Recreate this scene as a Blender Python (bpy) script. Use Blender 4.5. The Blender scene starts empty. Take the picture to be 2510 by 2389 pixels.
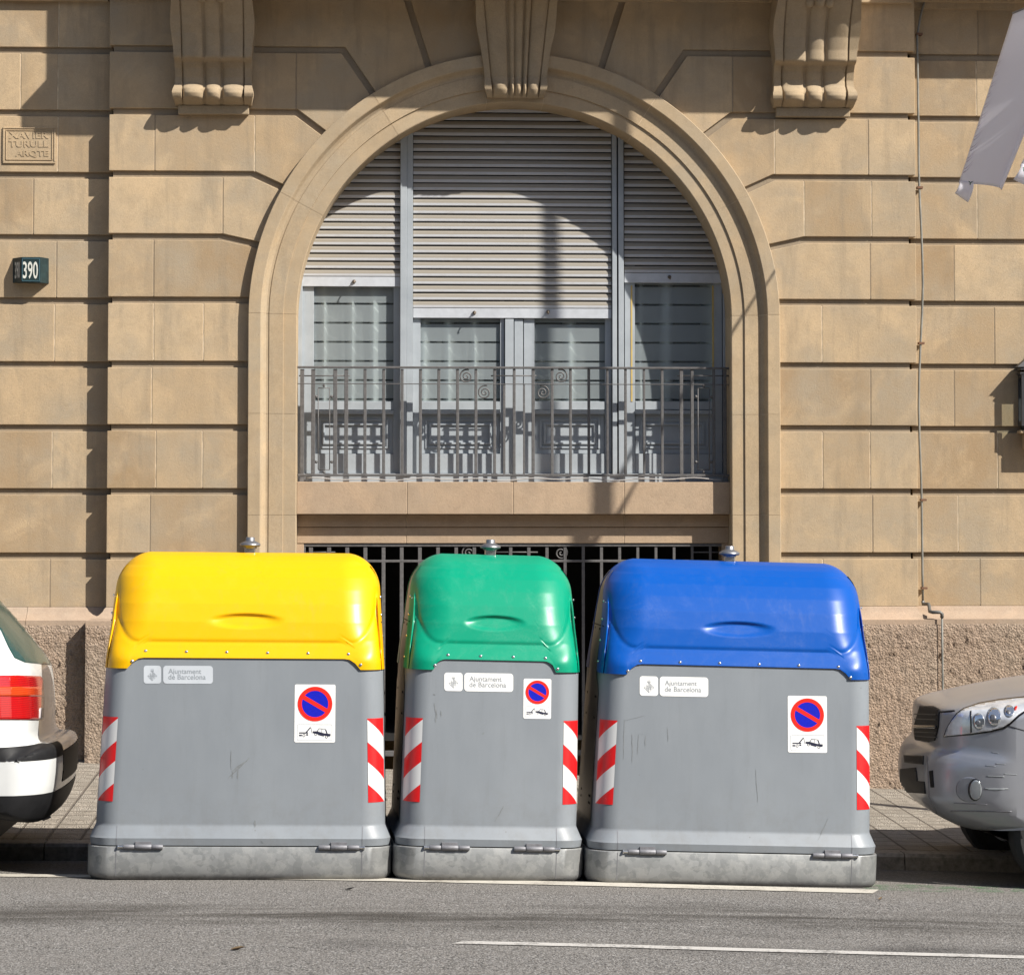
import bpy, bmesh, math, random
from mathutils import Vector, Matrix, Quaternion, noise as mnoise
from mathutils.bvhtree import BVHTree
random.seed(7)
rad = math.radians
SC = bpy.context.scene
COL = SC.collection

# ---------------------------------------------------------------- camera frame (metres; wall face is Y=0, street is -Y)
FPX, IW, IH = 7040.0, 2510.0, 2389.0
PITCH = rad(2.8); YAW = math.atan(335 / FPX)
CAM = Vector((-1.035, -21.3, 1.95))
PPX = IW / 2; PPY = 1290 - FPX * math.tan(PITCH)
ROT = Matrix.Rotation(-YAW, 3, 'Z') @ Matrix.Rotation(math.pi / 2 + PITCH, 3, 'X')

def ray(px, py):
    return (ROT @ Vector(((px - PPX) / FPX, -(py - PPY) / FPX, -1.0))).normalized()

def M(px, py, Y):
    d = ray(px, py); t = (Y - CAM.y) / d.y
    return CAM + d * t

def zat(py, Y=0.0, px=1262):
    return M(px, py, Y).z

def xat(px, Y=0.0, py=1100):
    return M(px, py, Y).x

# ---------------------------------------------------------------- object helpers
def link(o, parent=None):
    COL.objects.link(o)
    if parent is not None:
        o.parent = parent
        o.matrix_parent_inverse = parent.matrix_world.inverted() if False else Matrix.Identity(4)
    return o

def props(o, label=None, cat=None, group=None, kind=None):
    if label: o['label'] = label
    if cat: o['category'] = cat
    if group: o['group'] = group
    if kind: o['kind'] = kind
    return o

def empty(name, loc, label, cat, group=None, rot=None):
    o = bpy.data.objects.new(name, None)
    o.location = loc
    if rot is not None:
        o.rotation_mode = 'QUATERNION'; o.rotation_quaternion = rot
    o.empty_display_size = .2
    link(o)
    return props(o, label, cat, group)

def world_of(parent):
    if parent is None: return Matrix.Identity(4)
    chain = []
    p = parent
    while p is not None:
        chain.append(p); p = p.parent
    m = Matrix.Identity(4)
    for q in reversed(chain):
        m = m @ Matrix.LocRotScale(q.location, q.rotation_quaternion if q.rotation_mode == 'QUATERNION' else q.rotation_euler, q.scale)
    return m

def mesh_obj(name, verts, faces, mat, parent=None, smooth=False, angle=None, tones=None, mats=None, midx=None, world=True, bevel=0, uvs=None):
    """verts in world space when world is True (turned into the parent's space)."""
    if parent is not None and world:
        inv = world_of(parent).inverted()
        verts = [inv @ Vector(v) for v in verts]
    me = bpy.data.meshes.new(name)
    me.from_pydata([tuple(v) for v in verts], [], faces)
    for m in (mats or [mat]): me.materials.append(m)
    if midx: me.polygons.foreach_set('material_index', midx)
    if tones is not None:
        a = me.attributes.new('tone', 'FLOAT', 'FACE')
        a.data.foreach_set('value', tones)
    if uvs is not None:
        l = me.uv_layers.new(name='UVMap')
        for p in me.polygons:
            for li in p.loop_indices:
                l.data[li].uv = uvs[me.loops[li].vertex_index]
    me.validate(clean_customdata=False)
    if smooth:
        me.polygons.foreach_set('use_smooth', [True] * len(me.polygons))
        if angle: me.set_sharp_from_angle(angle=rad(angle))
    me.update()
    o = bpy.data.objects.new(name, me)
    link(o, parent)
    if bevel:
        b = o.modifiers.new('bevel', 'BEVEL'); b.width = bevel; b.segments = 2; b.limit_method = 'ANGLE'; b.angle_limit = rad(40)
    return o

class MB:
    """collects polygons"""
    def __init__(s): s.v = []; s.f = []; s.t = []; s.m = []; s.tone = .5; s.mi = 0
    def face(s, idx): s.f.append(idx); s.t.append(s.tone); s.m.append(s.mi)
    def add(s, vs, fs):
        n = len(s.v); s.v += [Vector(v) for v in vs]
        for f in fs: s.face([i + n for i in f])
    def box(s, x0, x1, y0, y1, z0, z1):
        if x0 > x1: x0, x1 = x1, x0
        if y0 > y1: y0, y1 = y1, y0
        if z0 > z1: z0, z1 = z1, z0
        s.add([(x0,y0,z0),(x1,y0,z0),(x1,y1,z0),(x0,y1,z0),(x0,y0,z1),(x1,y0,z1),(x1,y1,z1),(x0,y1,z1)],
              [(0,3,2,1),(4,5,6,7),(0,1,5,4),(1,2,6,5),(2,3,7,6),(3,0,4,7)])
    def pbox(s, px0, py0, px1, py1, ya, yb):
        """box whose front face (Y=ya) fills the pixel rectangle"""
        a = M(px0, py0, ya); b = M(px1, py1, ya)
        s.box(a.x, b.x, ya, yb, a.z, b.z)
    def prism(s, poly, ya, yb):
        """poly: list of (x,z); front at ya, back at yb"""
        ar = sum(poly[i][0]*poly[(i+1)%len(poly)][1]-poly[(i+1)%len(poly)][0]*poly[i][1] for i in range(len(poly)))
        if ar < 0: poly = poly[::-1]
        n = len(poly)
        vs = [(x, ya, z) for x, z in poly] + [(x, yb, z) for x, z in poly]
        fs = [tuple(range(n)), tuple(range(2*n-1, n-1, -1))]
        fs += [((i+1) % n, i, n+i, n+(i+1) % n) for i in range(n)]
        s.add(vs, fs)
    def tube(s, pts, r, n=8, cap=True):
        pts = [Vector(p) for p in pts]
        rs = r if isinstance(r, (list, tuple)) else [r]*len(pts)
        rings = []
        up = None
        for i, p in enumerate(pts):
            d = (pts[min(i+1, len(pts)-1)] - pts[max(i-1, 0)]).normalized()
            if up is None:
                up = Vector((0,0,1)) if abs(d.z) < .9 else Vector((1,0,0))
            a = d.cross(up).normalized(); b = a.cross(d).normalized(); up = b
            rings.append([p + (a*math.cos(2*math.pi*k/n) + b*math.sin(2*math.pi*k/n))*rs[i] for k in range(n)])
        vs = [q for r_ in rings for q in r_]; fs = []
        for i in range(len(pts)-1):
            for k in range(n):
                fs.append((i*n+k, i*n+(k+1) % n, (i+1)*n+(k+1) % n, (i+1)*n+k))
        if cap:
            fs.append(tuple(range(n-1, -1, -1))); fs.append(tuple(range((len(pts)-1)*n, len(pts)*n)))
        s.add(vs, fs)
    def lathe(s, c, prof, n=24, axis='Z'):
        c = Vector(c); vs = []; fs = []
        for r, h in prof:
            for k in range(n):
                a = 2*math.pi*k/n
                if axis == 'Z': vs.append(c + Vector((r*math.cos(a), r*math.sin(a), h)))
                elif axis == 'Y': vs.append(c + Vector((r*math.cos(a), h, r*math.sin(a))))
                else: vs.append(c + Vector((h, r*math.cos(a), r*math.sin(a))))
        for i in range(len(prof)-1):
            for k in range(n):
                f = (i*n+k, i*n+(k+1) % n, (i+1)*n+(k+1) % n, (i+1)*n+k)
                fs.append(f if axis != 'Y' else f[::-1])
        s.add(vs, fs)
    def grid(s, P, nu, nv, flip=False):
        vs = [P(i/(nu-1), j/(nv-1)) for j in range(nv) for i in range(nu)]
        fs = []
        for j in range(nv-1):
            for i in range(nu-1):
                f = (j*nu+i, j*nu+i+1, (j+1)*nu+i+1, (j+1)*nu+i)
                fs.append(f[::-1] if flip else f)
        s.add(vs, fs)
    def obj(s, name, mat, parent=None, **k):
        mats = mat if isinstance(mat, list) else [mat]
        return mesh_obj(name, s.v, s.f, None, parent, tones=s.t, mats=mats, midx=s.m, **k)

def offset_poly(poly, d):
    """inward offset (d>0) of a closed CCW (x,z) polygon by averaged normals"""
    n = len(poly); out = []
    for i in range(n):
        p0, p1, p2 = poly[i-1], poly[i], poly[(i+1) % n]
        def nrm(a, b):
            dx, dy = b[0]-a[0], b[1]-a[1]; l = math.hypot(dx, dy) or 1e-9
            return (-dy/l, dx/l)
        n1, n2 = nrm(p0, p1), nrm(p1, p2)
        bx, by = n1[0]+n2[0], n1[1]+n2[1]; l = math.hypot(bx, by) or 1e-9
        bx, by = bx/l, by/l
        c = max(.5, bx*n1[0]+by*n1[1])
        out.append((p1[0]+bx*d/c, p1[1]+by*d/c))
    return out

def clip_x(poly, x, keep_left):
    out = []
    n = len(poly)
    def ins(p): return p[0] <= x if keep_left else p[0] >= x
    for i in range(n):
        a, b = poly[i], poly[(i+1) % n]
        if ins(a): out.append(a)
        if ins(a) != ins(b):
            t = (x-a[0])/(b[0]-a[0]); out.append((x, a[1]+t*(b[1]-a[1])))
    return out

def text_geo(txt, size=1.0, bold=0.0, align='LEFT'):
    cu = bpy.data.curves.new('lettering', 'FONT'); cu.body = txt; cu.size = size; cu.align_x = align; cu.offset = bold
    cu.resolution_u = 3
    o = bpy.data.objects.new('lettering', cu); COL.objects.link(o)
    dg = bpy.context.evaluated_depsgraph_get(); dg.update()
    me = o.evaluated_get(dg).to_mesh()
    vs = [(v.co.x, v.co.y) for v in me.vertices]; fs = [tuple(p.vertices) for p in me.polygons]
    o.evaluated_get(dg).to_mesh_clear()
    bpy.data.objects.remove(o); bpy.data.curves.remove(cu)
    return vs, fs

# ---------------------------------------------------------------- materials
def lin(r, g, b):
    f = lambda c: (c/255/12.92) if c/255 <= .04045 else ((c/255+.055)/1.055)**2.4
    return (f(r), f(g), f(b))

class NT:
    def __init__(s, name):
        s.m = bpy.data.materials.new(name); s.m.use_nodes = True
        s.t = s.m.node_tree; s.n = s.t.nodes; s.l = s.t.links
        s.b = s.n['Principled BSDF']; s.out = s.n['Material Output']
        s._co = None
    def new(s, typ, **k):
        n = s.n.new(typ)
        for a, v in k.items(): setattr(n, a, v)
        return n
    def co(s):
        if s._co is None: s._co = s.new('ShaderNodeTexCoord').outputs['Object']
        return s._co
    def scaled(s, v):
        mp = s.new('ShaderNodeMapping'); mp.inputs['Scale'].default_value = v
        s.l.new(s.co(), mp.inputs['Vector']); return mp.outputs['Vector']
    def noise(s, scale, detail=4, rough=.55, vec=None, dist=0):
        n = s.new('ShaderNodeTexNoise'); n.inputs['Scale'].default_value = scale
        n.inputs['Detail'].default_value = detail; n.inputs['Roughness'].default_value = rough
        n.inputs['Distortion'].default_value = dist
        s.l.new(vec if vec is not None else s.co(), n.inputs['Vector']); return n.outputs['Fac']
    def vor(s, scale, vec=None, feature='F1', out='Distance'):
        n = s.new('ShaderNodeTexVoronoi', feature=feature); n.inputs['Scale'].default_value = scale
        s.l.new(vec if vec is not None else s.co(), n.inputs['Vector']); return n.outputs[out]
    def ramp(s, fac, stops):
        r = s.new('ShaderNodeValToRGB')
        e = r.color_ramp.elements
        while len(e) < len(stops): e.new(.5)
        for el, (p, c) in zip(e, stops):
            el.position = p; el.color = (c, c, c, 1) if not isinstance(c, (tuple, list)) else (*c[:3], 1)
        s.l.new(fac, r.inputs['Fac']); return r.outputs['Color']
    def math(s, op, a, b=None, clamp=False):
        n = s.new('ShaderNodeMath', operation=op, use_clamp=clamp)
        for i, x in enumerate((a, b)):
            if x is None: continue
            if isinstance(x, (int, float)): n.inputs[i].default_value = x
            else: s.l.new(x, n.inputs[i])
        return n.outputs[0]
    def mix(s, fac, a, b, blend='MIX'):
        n = s.new('ShaderNodeMix', data_type='RGBA', blend_type=blend)
        def put(sock, x):
            if isinstance(x, (tuple, list)): sock.default_value = (*x[:3], 1)
            elif isinstance(x, (int, float)): sock.default_value = x if sock.type == 'VALUE' else (x, x, x, 1)
            else: s.l.new(x, sock)
        put(n.inputs[0], fac); put(n.inputs[6], a); put(n.inputs[7], b)
        return n.outputs[2]
    def color(s, c):
        if isinstance(c, (tuple, list)): s.b.inputs['Base Color'].default_value = (*c[:3], 1)
        else: s.l.new(c, s.b.inputs['Base Color'])
    def attr(s, name):
        a = s.new('ShaderNodeAttribute', attribute_name=name); return a.outputs['Fac']
    def set(s, rough=.6, metal=0, spec=.5, coat=0, trans=0):
        b = s.b.inputs
        if isinstance(rough, (int, float)): b['Roughness'].default_value = rough
        else: s.l.new(rough, b['Roughness'])
        b['Metallic'].default_value = metal; b['Specular IOR Level'].default_value = spec
        b['Coat Weight'].default_value = coat; b['Transmission Weight'].default_value = trans
        b['Coat Roughness'].default_value = .08
    def bump(s, h, strength=.3, dist=.01):
        n = s.new('ShaderNodeBump'); n.inputs['Strength'].default_value = strength; n.inputs['Distance'].default_value = dist
        s.l.new(h, n.inputs['Height']); s.l.new(n.outputs['Normal'], s.b.inputs['Normal'])

def simple(name, c, rough=.5, metal=0, var=.12, scale=9, bump=0, bscale=120, spec=.5, coat=0):
    t = NT(name)
    n = t.noise(scale, 5, .6)
    t.color(t.mix(t.ramp(n, [(.3, 0), (.7, 1)]), tuple(x*(1-var) for x in c), tuple(min(1, x*(1+var)) for x in c)))
    t.set(rough, metal, spec, coat)
    if bump: t.bump(t.noise(bscale, 3), bump, .004)
    return t.m

def stone_mat(name, c1, c2, c3, bump=.25, grime=.25, coarse=0):
    t = NT(name)
    big = t.noise(1.9, 5, .62); mid = t.noise(6.5, 6, .68, None, .5); fine = t.noise(210, 2, .8); strk = t.noise(1, 5, .65, t.scaled((8, 8, 1.0)))
    med = t.noise(48, 4, .75)
    tone = t.attr('tone')
    a = t.mix(tone, c1, c2)
    a = t.mix(t.math('MULTIPLY', t.ramp(big, [(.40, 0), (.64, 1)]), .85), a, c3)
    a = t.mix(t.math('MULTIPLY', t.ramp(mid, [(.44, 0), (.70, 1)]), .55), a, tuple(x*.68 for x in c1))
    a = t.mix(t.math('MULTIPLY', t.ramp(t.noise(3.1, 5, .6, None, .8), [(.5, 0), (.72, 1)]), .5), a, (c1[0]*1.12, c1[1]*1.08, c1[2]*1.02))
    a = t.mix(t.math('MULTIPLY', t.ramp(strk, [(.52, 0), (.76, 1)]), grime), a, tuple(x*.6 for x in c3))
    a = t.mix(t.math('MULTIPLY', t.ramp(med, [(.30, 1), (.50, 0)]), .32), a, tuple(x*.62 for x in c1))
    a = t.mix(t.math('MULTIPLY', t.ramp(fine, [(.36, 1), (.52, 0)]), .42), a, tuple(x*.55 for x in c1))
    a = t.mix(t.math('MULTIPLY', t.ramp(fine, [(.55, 0), (.7, 1)]), .25), a, tuple(min(.8, x*1.3) for x in c1))
    pit = t.vor(17)
    a = t.mix(t.math('MULTIPLY', t.ramp(pit, [(.035, 1), (.06, 0)]), .6), a, tuple(x*.35 for x in c1))
    t.color(a); t.set(.9, 0, .2)
    h = t.math('ADD', t.math('MULTIPLY', fine, .5), t.math('MULTIPLY', med, .8))
    if coarse:
        h = t.math('ADD', h, t.math('MULTIPLY', t.vor(62), coarse)); h = t.math('ADD', h, t.math('MULTIPLY', t.noise(95, 4, .7, None, 1.2), coarse))
    t.bump(h, bump, .006 if not coarse else .014)
    return t.m

MAT = {}
def build_mats():
    m = MAT
    m['stone'] = stone_mat('ashlar sandstone', (.52,.39,.246), (.325,.226,.13), (.35,.29,.212), .4, .62)
    m['surround'] = stone_mat('surround stone', (.47,.355,.225), (.40,.30,.19), (.37,.305,.22), .25, .35)
    m['sillstone'] = stone_mat('sill stone', (.45,.33,.225), (.41,.30,.205), (.38,.29,.205), .4)
    m['carved'] = stone_mat('carved stone', (.40,.305,.195), (.36,.275,.175), (.33,.265,.19))
    m['plinthcap'] = stone_mat('plinth cap stone', (.40,.295,.215), (.36,.27,.195), (.36,.285,.215), .3)
    m['rough'] = stone_mat('rough plinth stone', (.53,.395,.295), (.47,.355,.265), (.48,.385,.295), 1, .25, 1.6)
    m['mortar'] = simple('lime mortar', (.58,.47,.33), .9, var=.35, scale=14)
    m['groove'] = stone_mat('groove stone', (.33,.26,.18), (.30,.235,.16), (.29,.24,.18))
    m['dark'] = simple('dark interior', (.012,.011,.01), .9)
    # asphalt
    t = NT('asphalt')
    fine = t.noise(120, 3, .85); sp = t.vor(105, out='Color'); big = t.noise(.8, 5, .6, t.scaled((.55, 2.2, 1))); agg = t.vor(80)
    mid = t.noise(30, 3, .75, t.scaled((.6, 1.6, 1))); pat = t.noise(1.5, 7, .66, t.scaled((.4, 2.4, 1)))
    a = t.mix(t.ramp(fine, [(.34, 0), (.66, 1)]), (.105,.097,.088), (.325,.305,.282))
    sepv = t.new('ShaderNodeSeparateColor'); t.l.new(sp, sepv.inputs[0])
    a = t.mix(t.math('MULTIPLY', t.ramp(sepv.outputs[0], [(.66, 0), (.8, 1)]), .75), a, (.40,.385,.365))
    a = t.mix(t.math('MULTIPLY', t.ramp(sepv.outputs[1], [(.72, 0), (.85, 1)]), .75), a, (.035,.033,.031))
    a = t.mix(t.math('MULTIPLY', t.ramp(mid, [(.35, 1), (.6, 0)]), .35), a, (.105,.098,.09))
    a = t.mix(t.math('MULTIPLY', t.ramp(big, [(.4, 0), (.7, 1)]), .4), a, (.235,.218,.198))
    sx = t.new('ShaderNodeSeparateXYZ'); t.l.new(t.co(), sx.inputs[0])
    yy = t.math('ADD', sx.outputs[1], t.math('MULTIPLY', t.math('SUBTRACT', t.noise(.8, 4), .5), .9))
    d1 = t.math('ABSOLUTE', t.math('ADD', yy, 6.7))
    band = t.math('MULTIPLY', t.ramp(d1, [(.05, 1), (.62, 0)]), t.ramp(pat, [(.40, 0), (.58, 1)]))
    a = t.mix(t.math('MULTIPLY', band, .88), a, (.062,.055,.047))
    d2 = t.math('ABSOLUTE', t.math('ADD', yy, 7.75))
    ov = t.math('MULTIPLY', t.ramp(d2, [(.0, 1), (.3, 0)]), t.ramp(t.noise(.55, 3, .5), [(.50, 0), (.60, 1)]))
    a = t.mix(t.math('MULTIPLY', ov, .6), a, (.05,.046,.044))
    fl = t.vor(2.3, t.scaled((.35, 1.6, 1)))
    a = t.mix(t.math('MULTIPLY', t.ramp(fl, [(.02, 1), (.05, 0)]), .6), a, (.03,.028,.026))
    d3 = t.ramp(t.math('ADD', yy, 5.85), [(-.0, 0), (.2, 1)])
    a = t.mix(t.math('MULTIPLY', d3, .45), a, (.215,.198,.178))
    cr = t.ramp(t.math('ABSOLUTE', t.math('SUBTRACT', t.noise(1.1, 6, .7, None, 1.0), .5)), [(.0, 1), (.0035, 0)])
    a = t.mix(t.math('MULTIPLY', t.math('MULTIPLY', cr, t.ramp(t.noise(.6, 2), [(.5, 0), (.6, 1)])), .7), a, (.03,.028,.026))
    t.color(a); t.set(.9, 0, .2); t.bump(t.math('ADD', fine, t.math('MULTIPLY', agg, .9)), 1, .010); m['asphalt'] = t.m
    # pavement tiles
    t = NT('hydraulic pavement tiles')
    br = t.new('ShaderNodeTexBrick'); br.offset = 0; br.squash = 1
    br.inputs['Scale'].default_value = 1; br.inputs['Brick Width'].default_value = .2; br.inputs['Row Height'].default_value = .2
    br.inputs['Mortar Size'].default_value = .009; br.inputs['Mortar Smooth'].default_value = .4
    rot = t.new('ShaderNodeMapping'); rot.inputs['Rotation'].default_value = (0, 0, rad(0)); t.l.new(t.co(), rot.inputs['Vector'])
    t.l.new(rot.outputs[0], br.inputs['Vector'])
    br.inputs['Color1'].default_value = (.35,.315,.265,1); br.inputs['Color2'].default_value = (.30,.265,.22,1); br.inputs['Mortar'].default_value = (.13,.11,.09,1)
    ring = t.new('ShaderNodeTexBrick'); ring.offset = 0
    ring.inputs['Scale'].default_value = 1; ring.inputs['Brick Width'].default_value = .1; ring.inputs['Row Height'].default_value = .1; ring.inputs['Mortar Size'].default_value = .010
    t.l.new(rot.outputs[0], ring.inputs['Vector'])
    flower = t.math('SINE', t.math('MULTIPLY', t.vor(10), 55))
    a = t.mix(t.math('MULTIPLY', t.noise(3, 5), .5), br.outputs['Color'], (.27,.23,.185))
    a = t.mix(t.math('MULTIPLY', t.ramp(t.noise(24, 4), [(.5, 0), (.7, 1)]), .35), a, (.17,.15,.12))
    t.color(a); t.set(.9, 0, .2)
    h = t.math('ADD', t.math('ADD', t.math('MULTIPLY', br.outputs['Fac'], -1.4), t.math('MULTIPLY', ring.outputs['Fac'], -.5)), t.math('ADD', t.math('MULTIPLY', flower, .25), t.math('MULTIPLY', t.noise(80, 3), .35)))
    t.bump(h, 1, .012); m['tiles'] = t.m
    m['kerb'] = simple('granite kerb', (.24,.215,.185), .85, var=.35, scale=30, bump=.5, bscale=90)
    # road paint, worn
    t = NT('worn road paint')
    w = t.math('ADD', t.math('MULTIPLY', t.noise(60, 5, .75), .6), t.math('MULTIPLY', t.noise(6, 4), .4))
    t.color(t.mix(t.ramp(w, [(.40, 1), (.50, 0)]), (.44,.42,.39), (.20,.19,.175))); t.set(.8, 0, .3); t.bump(t.noise(150, 3), .5, .004); m['paint'] = t.m
    t = NT('dusty kerb paint')
    w = t.math('ADD', t.math('MULTIPLY', t.noise(50, 5, .75), .5), t.math('MULTIPLY', t.noise(5, 4), .5))
    t.color(t.mix(t.ramp(w, [(.38, 1), (.5, 0)]), (.46,.43,.37), (.25,.225,.19))); t.set(.85, 0, .3); t.bump(t.noise(150, 3), .5, .004); m['paint2'] = t.m
    t = NT('green paint overspray')
    w = t.noise(9, 6, .75)
    tr = t.new('ShaderNodeBsdfTransparent'); mx = t.new('ShaderNodeMixShader')
    t.color((.07,.22,.08)); t.set(.85, 0, .2)
    t.l.new(t.ramp(w, [(.48, 0), (.75, .7)]), mx.inputs[0]); t.l.new(tr.outputs[0], mx.inputs[1]); t.l.new(t.b.outputs[0], mx.inputs[2]); t.l.new(mx.outputs[0], t.out.inputs[0]); m['green_spray'] = t.m
    # woodwork paint
    t = NT('blue grey window paint')
    a = t.mix(t.ramp(t.noise(5, 5, .6), [(.35, 0), (.7, 1)]), (.365,.395,.42), (.30,.33,.355))
    a = t.mix(t.math('MULTIPLY', t.ramp(t.noise(1, 4, .7, t.scaled((70, 70, 6))), [(.62, 0), (.72, 1)]), .4), a, (.2,.2,.2))
    t.color(a); t.set(.55, 0, .4); t.bump(t.noise(40, 4), .12, .004); m['wood'] = t.m
    # shutters: tone 0 clean underside, 1 dusty upper face
    t = NT('dusty roller shutter')
    dirt = t.noise(1, 4, .7, t.scaled((2, 2, 90)))
    a = t.mix(t.math('MULTIPLY', t.attr('tone'), t.ramp(dirt, [(.25, .8), (.6, 1)]), clamp=True), (.45,.455,.47), (.255,.226,.182))
    a = t.mix(t.math('MULTIPLY', t.ramp(t.noise(14, 4), [(.5, 0), (.75, 1)]), .25), a, (.3,.27,.23))
    t.color(a); t.set(.6, 0, .3); m['shutter'] = t.m
    m['shutterbar'] = simple('shutter bottom rail', (.47,.49,.52), .55, var=.1, scale=12)
    m['brass'] = simple('tarnished metal', (.16,.13,.10), .5, .6, var=.3, scale=30)
    m['iron'] = simple('painted wrought iron', (.105,.10,.098), .55, 0, var=.25, scale=40, bump=.15, bscale=60)
    m['sealant'] = simple('yellow sealant', (.50,.36,.12), .7)
    # glass with frosted film bands
    def thin(name, col, film):
        t = NT(name)
        gl = t.new('ShaderNodeBsdfGlossy'); gl.inputs['Roughness'].default_value = .03; gl.inputs['Color'].default_value = (.9,.95,1,1)
        tr = t.new('ShaderNodeBsdfTransparent'); tr.inputs['Color'].default_value = (.82,.86,.84,1)
        base = tr.outputs[0]
        if film:
            df = t.new('ShaderNodeBsdfDiffuse'); df.inputs['Color'].default_value = (*[c*1.1 for c in col], 1)
            tl = t.new('ShaderNodeBsdfTranslucent'); tl.inputs['Color'].default_value = (*col, 1)
            m1 = t.new('ShaderNodeMixShader'); m1.inputs[0].default_value = .25
            t.l.new(df.outputs[0], m1.inputs[1]); t.l.new(tl.outputs[0], m1.inputs[2])
            sx = t.new('ShaderNodeSeparateXYZ'); t.l.new(t.co(), sx.inputs[0])
            fr = t.math('FRACT', t.math('MULTIPLY', t.math('ADD', sx.outputs[2], film[0]), 1/film[1]))
            band = t.math('GREATER_THAN', fr, film[2])
            f = t.math('MULTIPLY', band, film[3])
            m2 = t.new('ShaderNodeMixShader'); t.l.new(f, m2.inputs[0]); t.l.new(tr.outputs[0], m2.inputs[1]); t.l.new(m1.outputs[0], m2.inputs[2])
            base = m2.outputs[0]
        fz = t.new('ShaderNodeLayerWeight'); fz.inputs['Blend'].default_value = .5
        fr_ = t.math('ADD', t.math('MULTIPLY', t.math('POWER', fz.outputs['Facing'], 5), .9), .05)
        m3 = t.new('ShaderNodeMixShader'); t.l.new(fr_, m3.inputs[0]); t.l.new(base, m3.inputs[1]); t.l.new(gl.outputs[0], m3.inputs[2])
        t.l.new(m3.outputs[0], t.out.inputs[0]); return t.m
    m['thin'] = thin; m['clear'] = thin('clear lamp glass', (1,1,1), None)
    zl = zat(1027, .42)
    m['film'] = thin('frosted film glass', (.37,.415,.43), (-zl + .004, .1445, .105, .60))
    t = NT('net curtain'); t.color(t.mix(t.noise(30, 3), (.82,.85,.86), (.74,.77,.79))); t.set(.9, 0, .1)
    tr = t.new('ShaderNodeBsdfTransparent'); mx = t.new('ShaderNodeMixShader'); t.l.new(t.attr('tone'), mx.inputs[0])
    t.l.new(tr.outputs[0], mx.inputs[1]); t.l.new(t.b.outputs[0], mx.inputs[2]); t.l.new(mx.outputs[0], t.out.inputs[0]); m['curtain'] = t.m
    # bins
    t = NT('grey bin plastic')
    a = t.mix(t.ramp(t.noise(1.6, 5, .6, t.scaled((3, 3, .8))), [(.3, 0), (.7, 1)]), (.193,.212,.232), (.22,.24,.26))
    a = t.mix(t.math('MULTIPLY', t.ramp(t.noise(1, 5, .7, t.scaled((26, 26, 1.6))), [(.56, 0), (.8, 1)]), .35), a, (.165,.175,.182))
    wv = t.noise(3.2, 6, .75, None, 2.2)
    scr = t.math('MULTIPLY', t.ramp(t.math('ABSOLUTE', t.math('SUBTRACT', wv, .5)), [(.0, 1), (.0025, 0)]), t.ramp(t.noise(2.3, 2), [(.55, 0), (.65, 1)]))
    a = t.mix(t.math('MULTIPLY', scr, .35), a, (.16,.165,.165))
    a = t.mix(t.math('MULTIPLY', t.ramp(t.vor(6), [(.015, 1), (.03, 0)]), .7), a, (.12,.12,.12))
    sz = t.new('ShaderNodeSeparateXYZ'); t.l.new(t.co(), sz.inputs[0])
    dirt = t.math('MULTIPLY', t.ramp(sz.outputs[2], [(.18, 1), (.62, 0)]), t.ramp(t.noise(9, 6, .75), [(.45, 0), (.7, 1)]))
    a = t.mix(t.math('MULTIPLY', dirt, .4), a, (.15,.145,.135))
    t.color(a); t.set(t.ramp(t.noise(4, 4), [(.3, .38), (.7, .52)]), 0, .45); t.bump(t.noise(260, 2), .06, .003); m['grey'] = t.m
    def lidmat(name, c, fade, amt):
        t = NT(name)
        f = t.math('MULTIPLY', t.ramp(t.noise(2.6, 6, .7, None, .6), [(.5, 0), (.75, 1)]), t.ramp(t.noise(90, 3, .8), [(.4, .2), (.65, 1)]))
        a = t.mix(t.math('MULTIPLY', f, amt), c, fade)
        wv = t.noise(2.2, 6, .75, None, 2.5)
        scr = t.math('MULTIPLY', t.ramp(t.math('ABSOLUTE', t.math('SUBTRACT', wv, .5)), [(.0, 1), (.003, 0)]), t.ramp(t.noise(2.9, 2), [(.57, 0), (.66, 1)]))
        a = t.mix(t.math('MULTIPLY', scr, .3), a, tuple(x*.55 for x in c))
        st = t.math('MULTIPLY', t.ramp(t.noise(1, 5, .7, t.scaled((22, 22, 1.5))), [(.52, 0), (.78, 1)]), t.ramp(t.noise(2.1, 3), [(.4, 0), (.62, 1)]))
        a = t.mix(t.math('MULTIPLY', st, .22), a, tuple(.5*x+.06 for x in c))
        a = t.mix(t.math('MULTIPLY', t.ramp(t.vor(9), [(.012, 1), (.03, 0)]), .5), a, tuple(.4*x+.03 for x in c))
        t.color(a); t.set(t.math('ADD', t.ramp(f, [(0, .33), (1, .5)]), t.math('MULTIPLY', st, .12)), 0, .3); t.bump(t.noise(22, 3), .025, .01); return t.m
    m['yellow'] = lidmat('yellow lid plastic', (.72,.39,.001), (.74,.43,.03), .3)
    m['green'] = lidmat('green lid plastic', (.001,.25,.14), (.085,.33,.225), .5)
    m['blue'] = lidmat('blue lid plastic', (.001,.070,.34), (.07,.13,.36), .28)
    t = NT('galvanised steel')
    v = t.vor(26, t.mix(.25, t.co(), t.new('ShaderNodeTexNoise').outputs['Color']) if False else None, out='Color')
    sp = t.new('ShaderNodeSeparateColor'); t.l.new(v, sp.inputs[0])
    a = t.mix(sp.outputs[0], (.205,.212,.21), (.285,.29,.285))
    pt = t.ramp(t.noise(16, 6, .7), [(.5, 0), (.58, 1)])
    a = t.mix(t.math('MULTIPLY', pt, .45), a, (.35,.35,.335))
    sx = t.new('ShaderNodeSeparateXYZ'); t.l.new(t.co(), sx.inputs[0])
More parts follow.
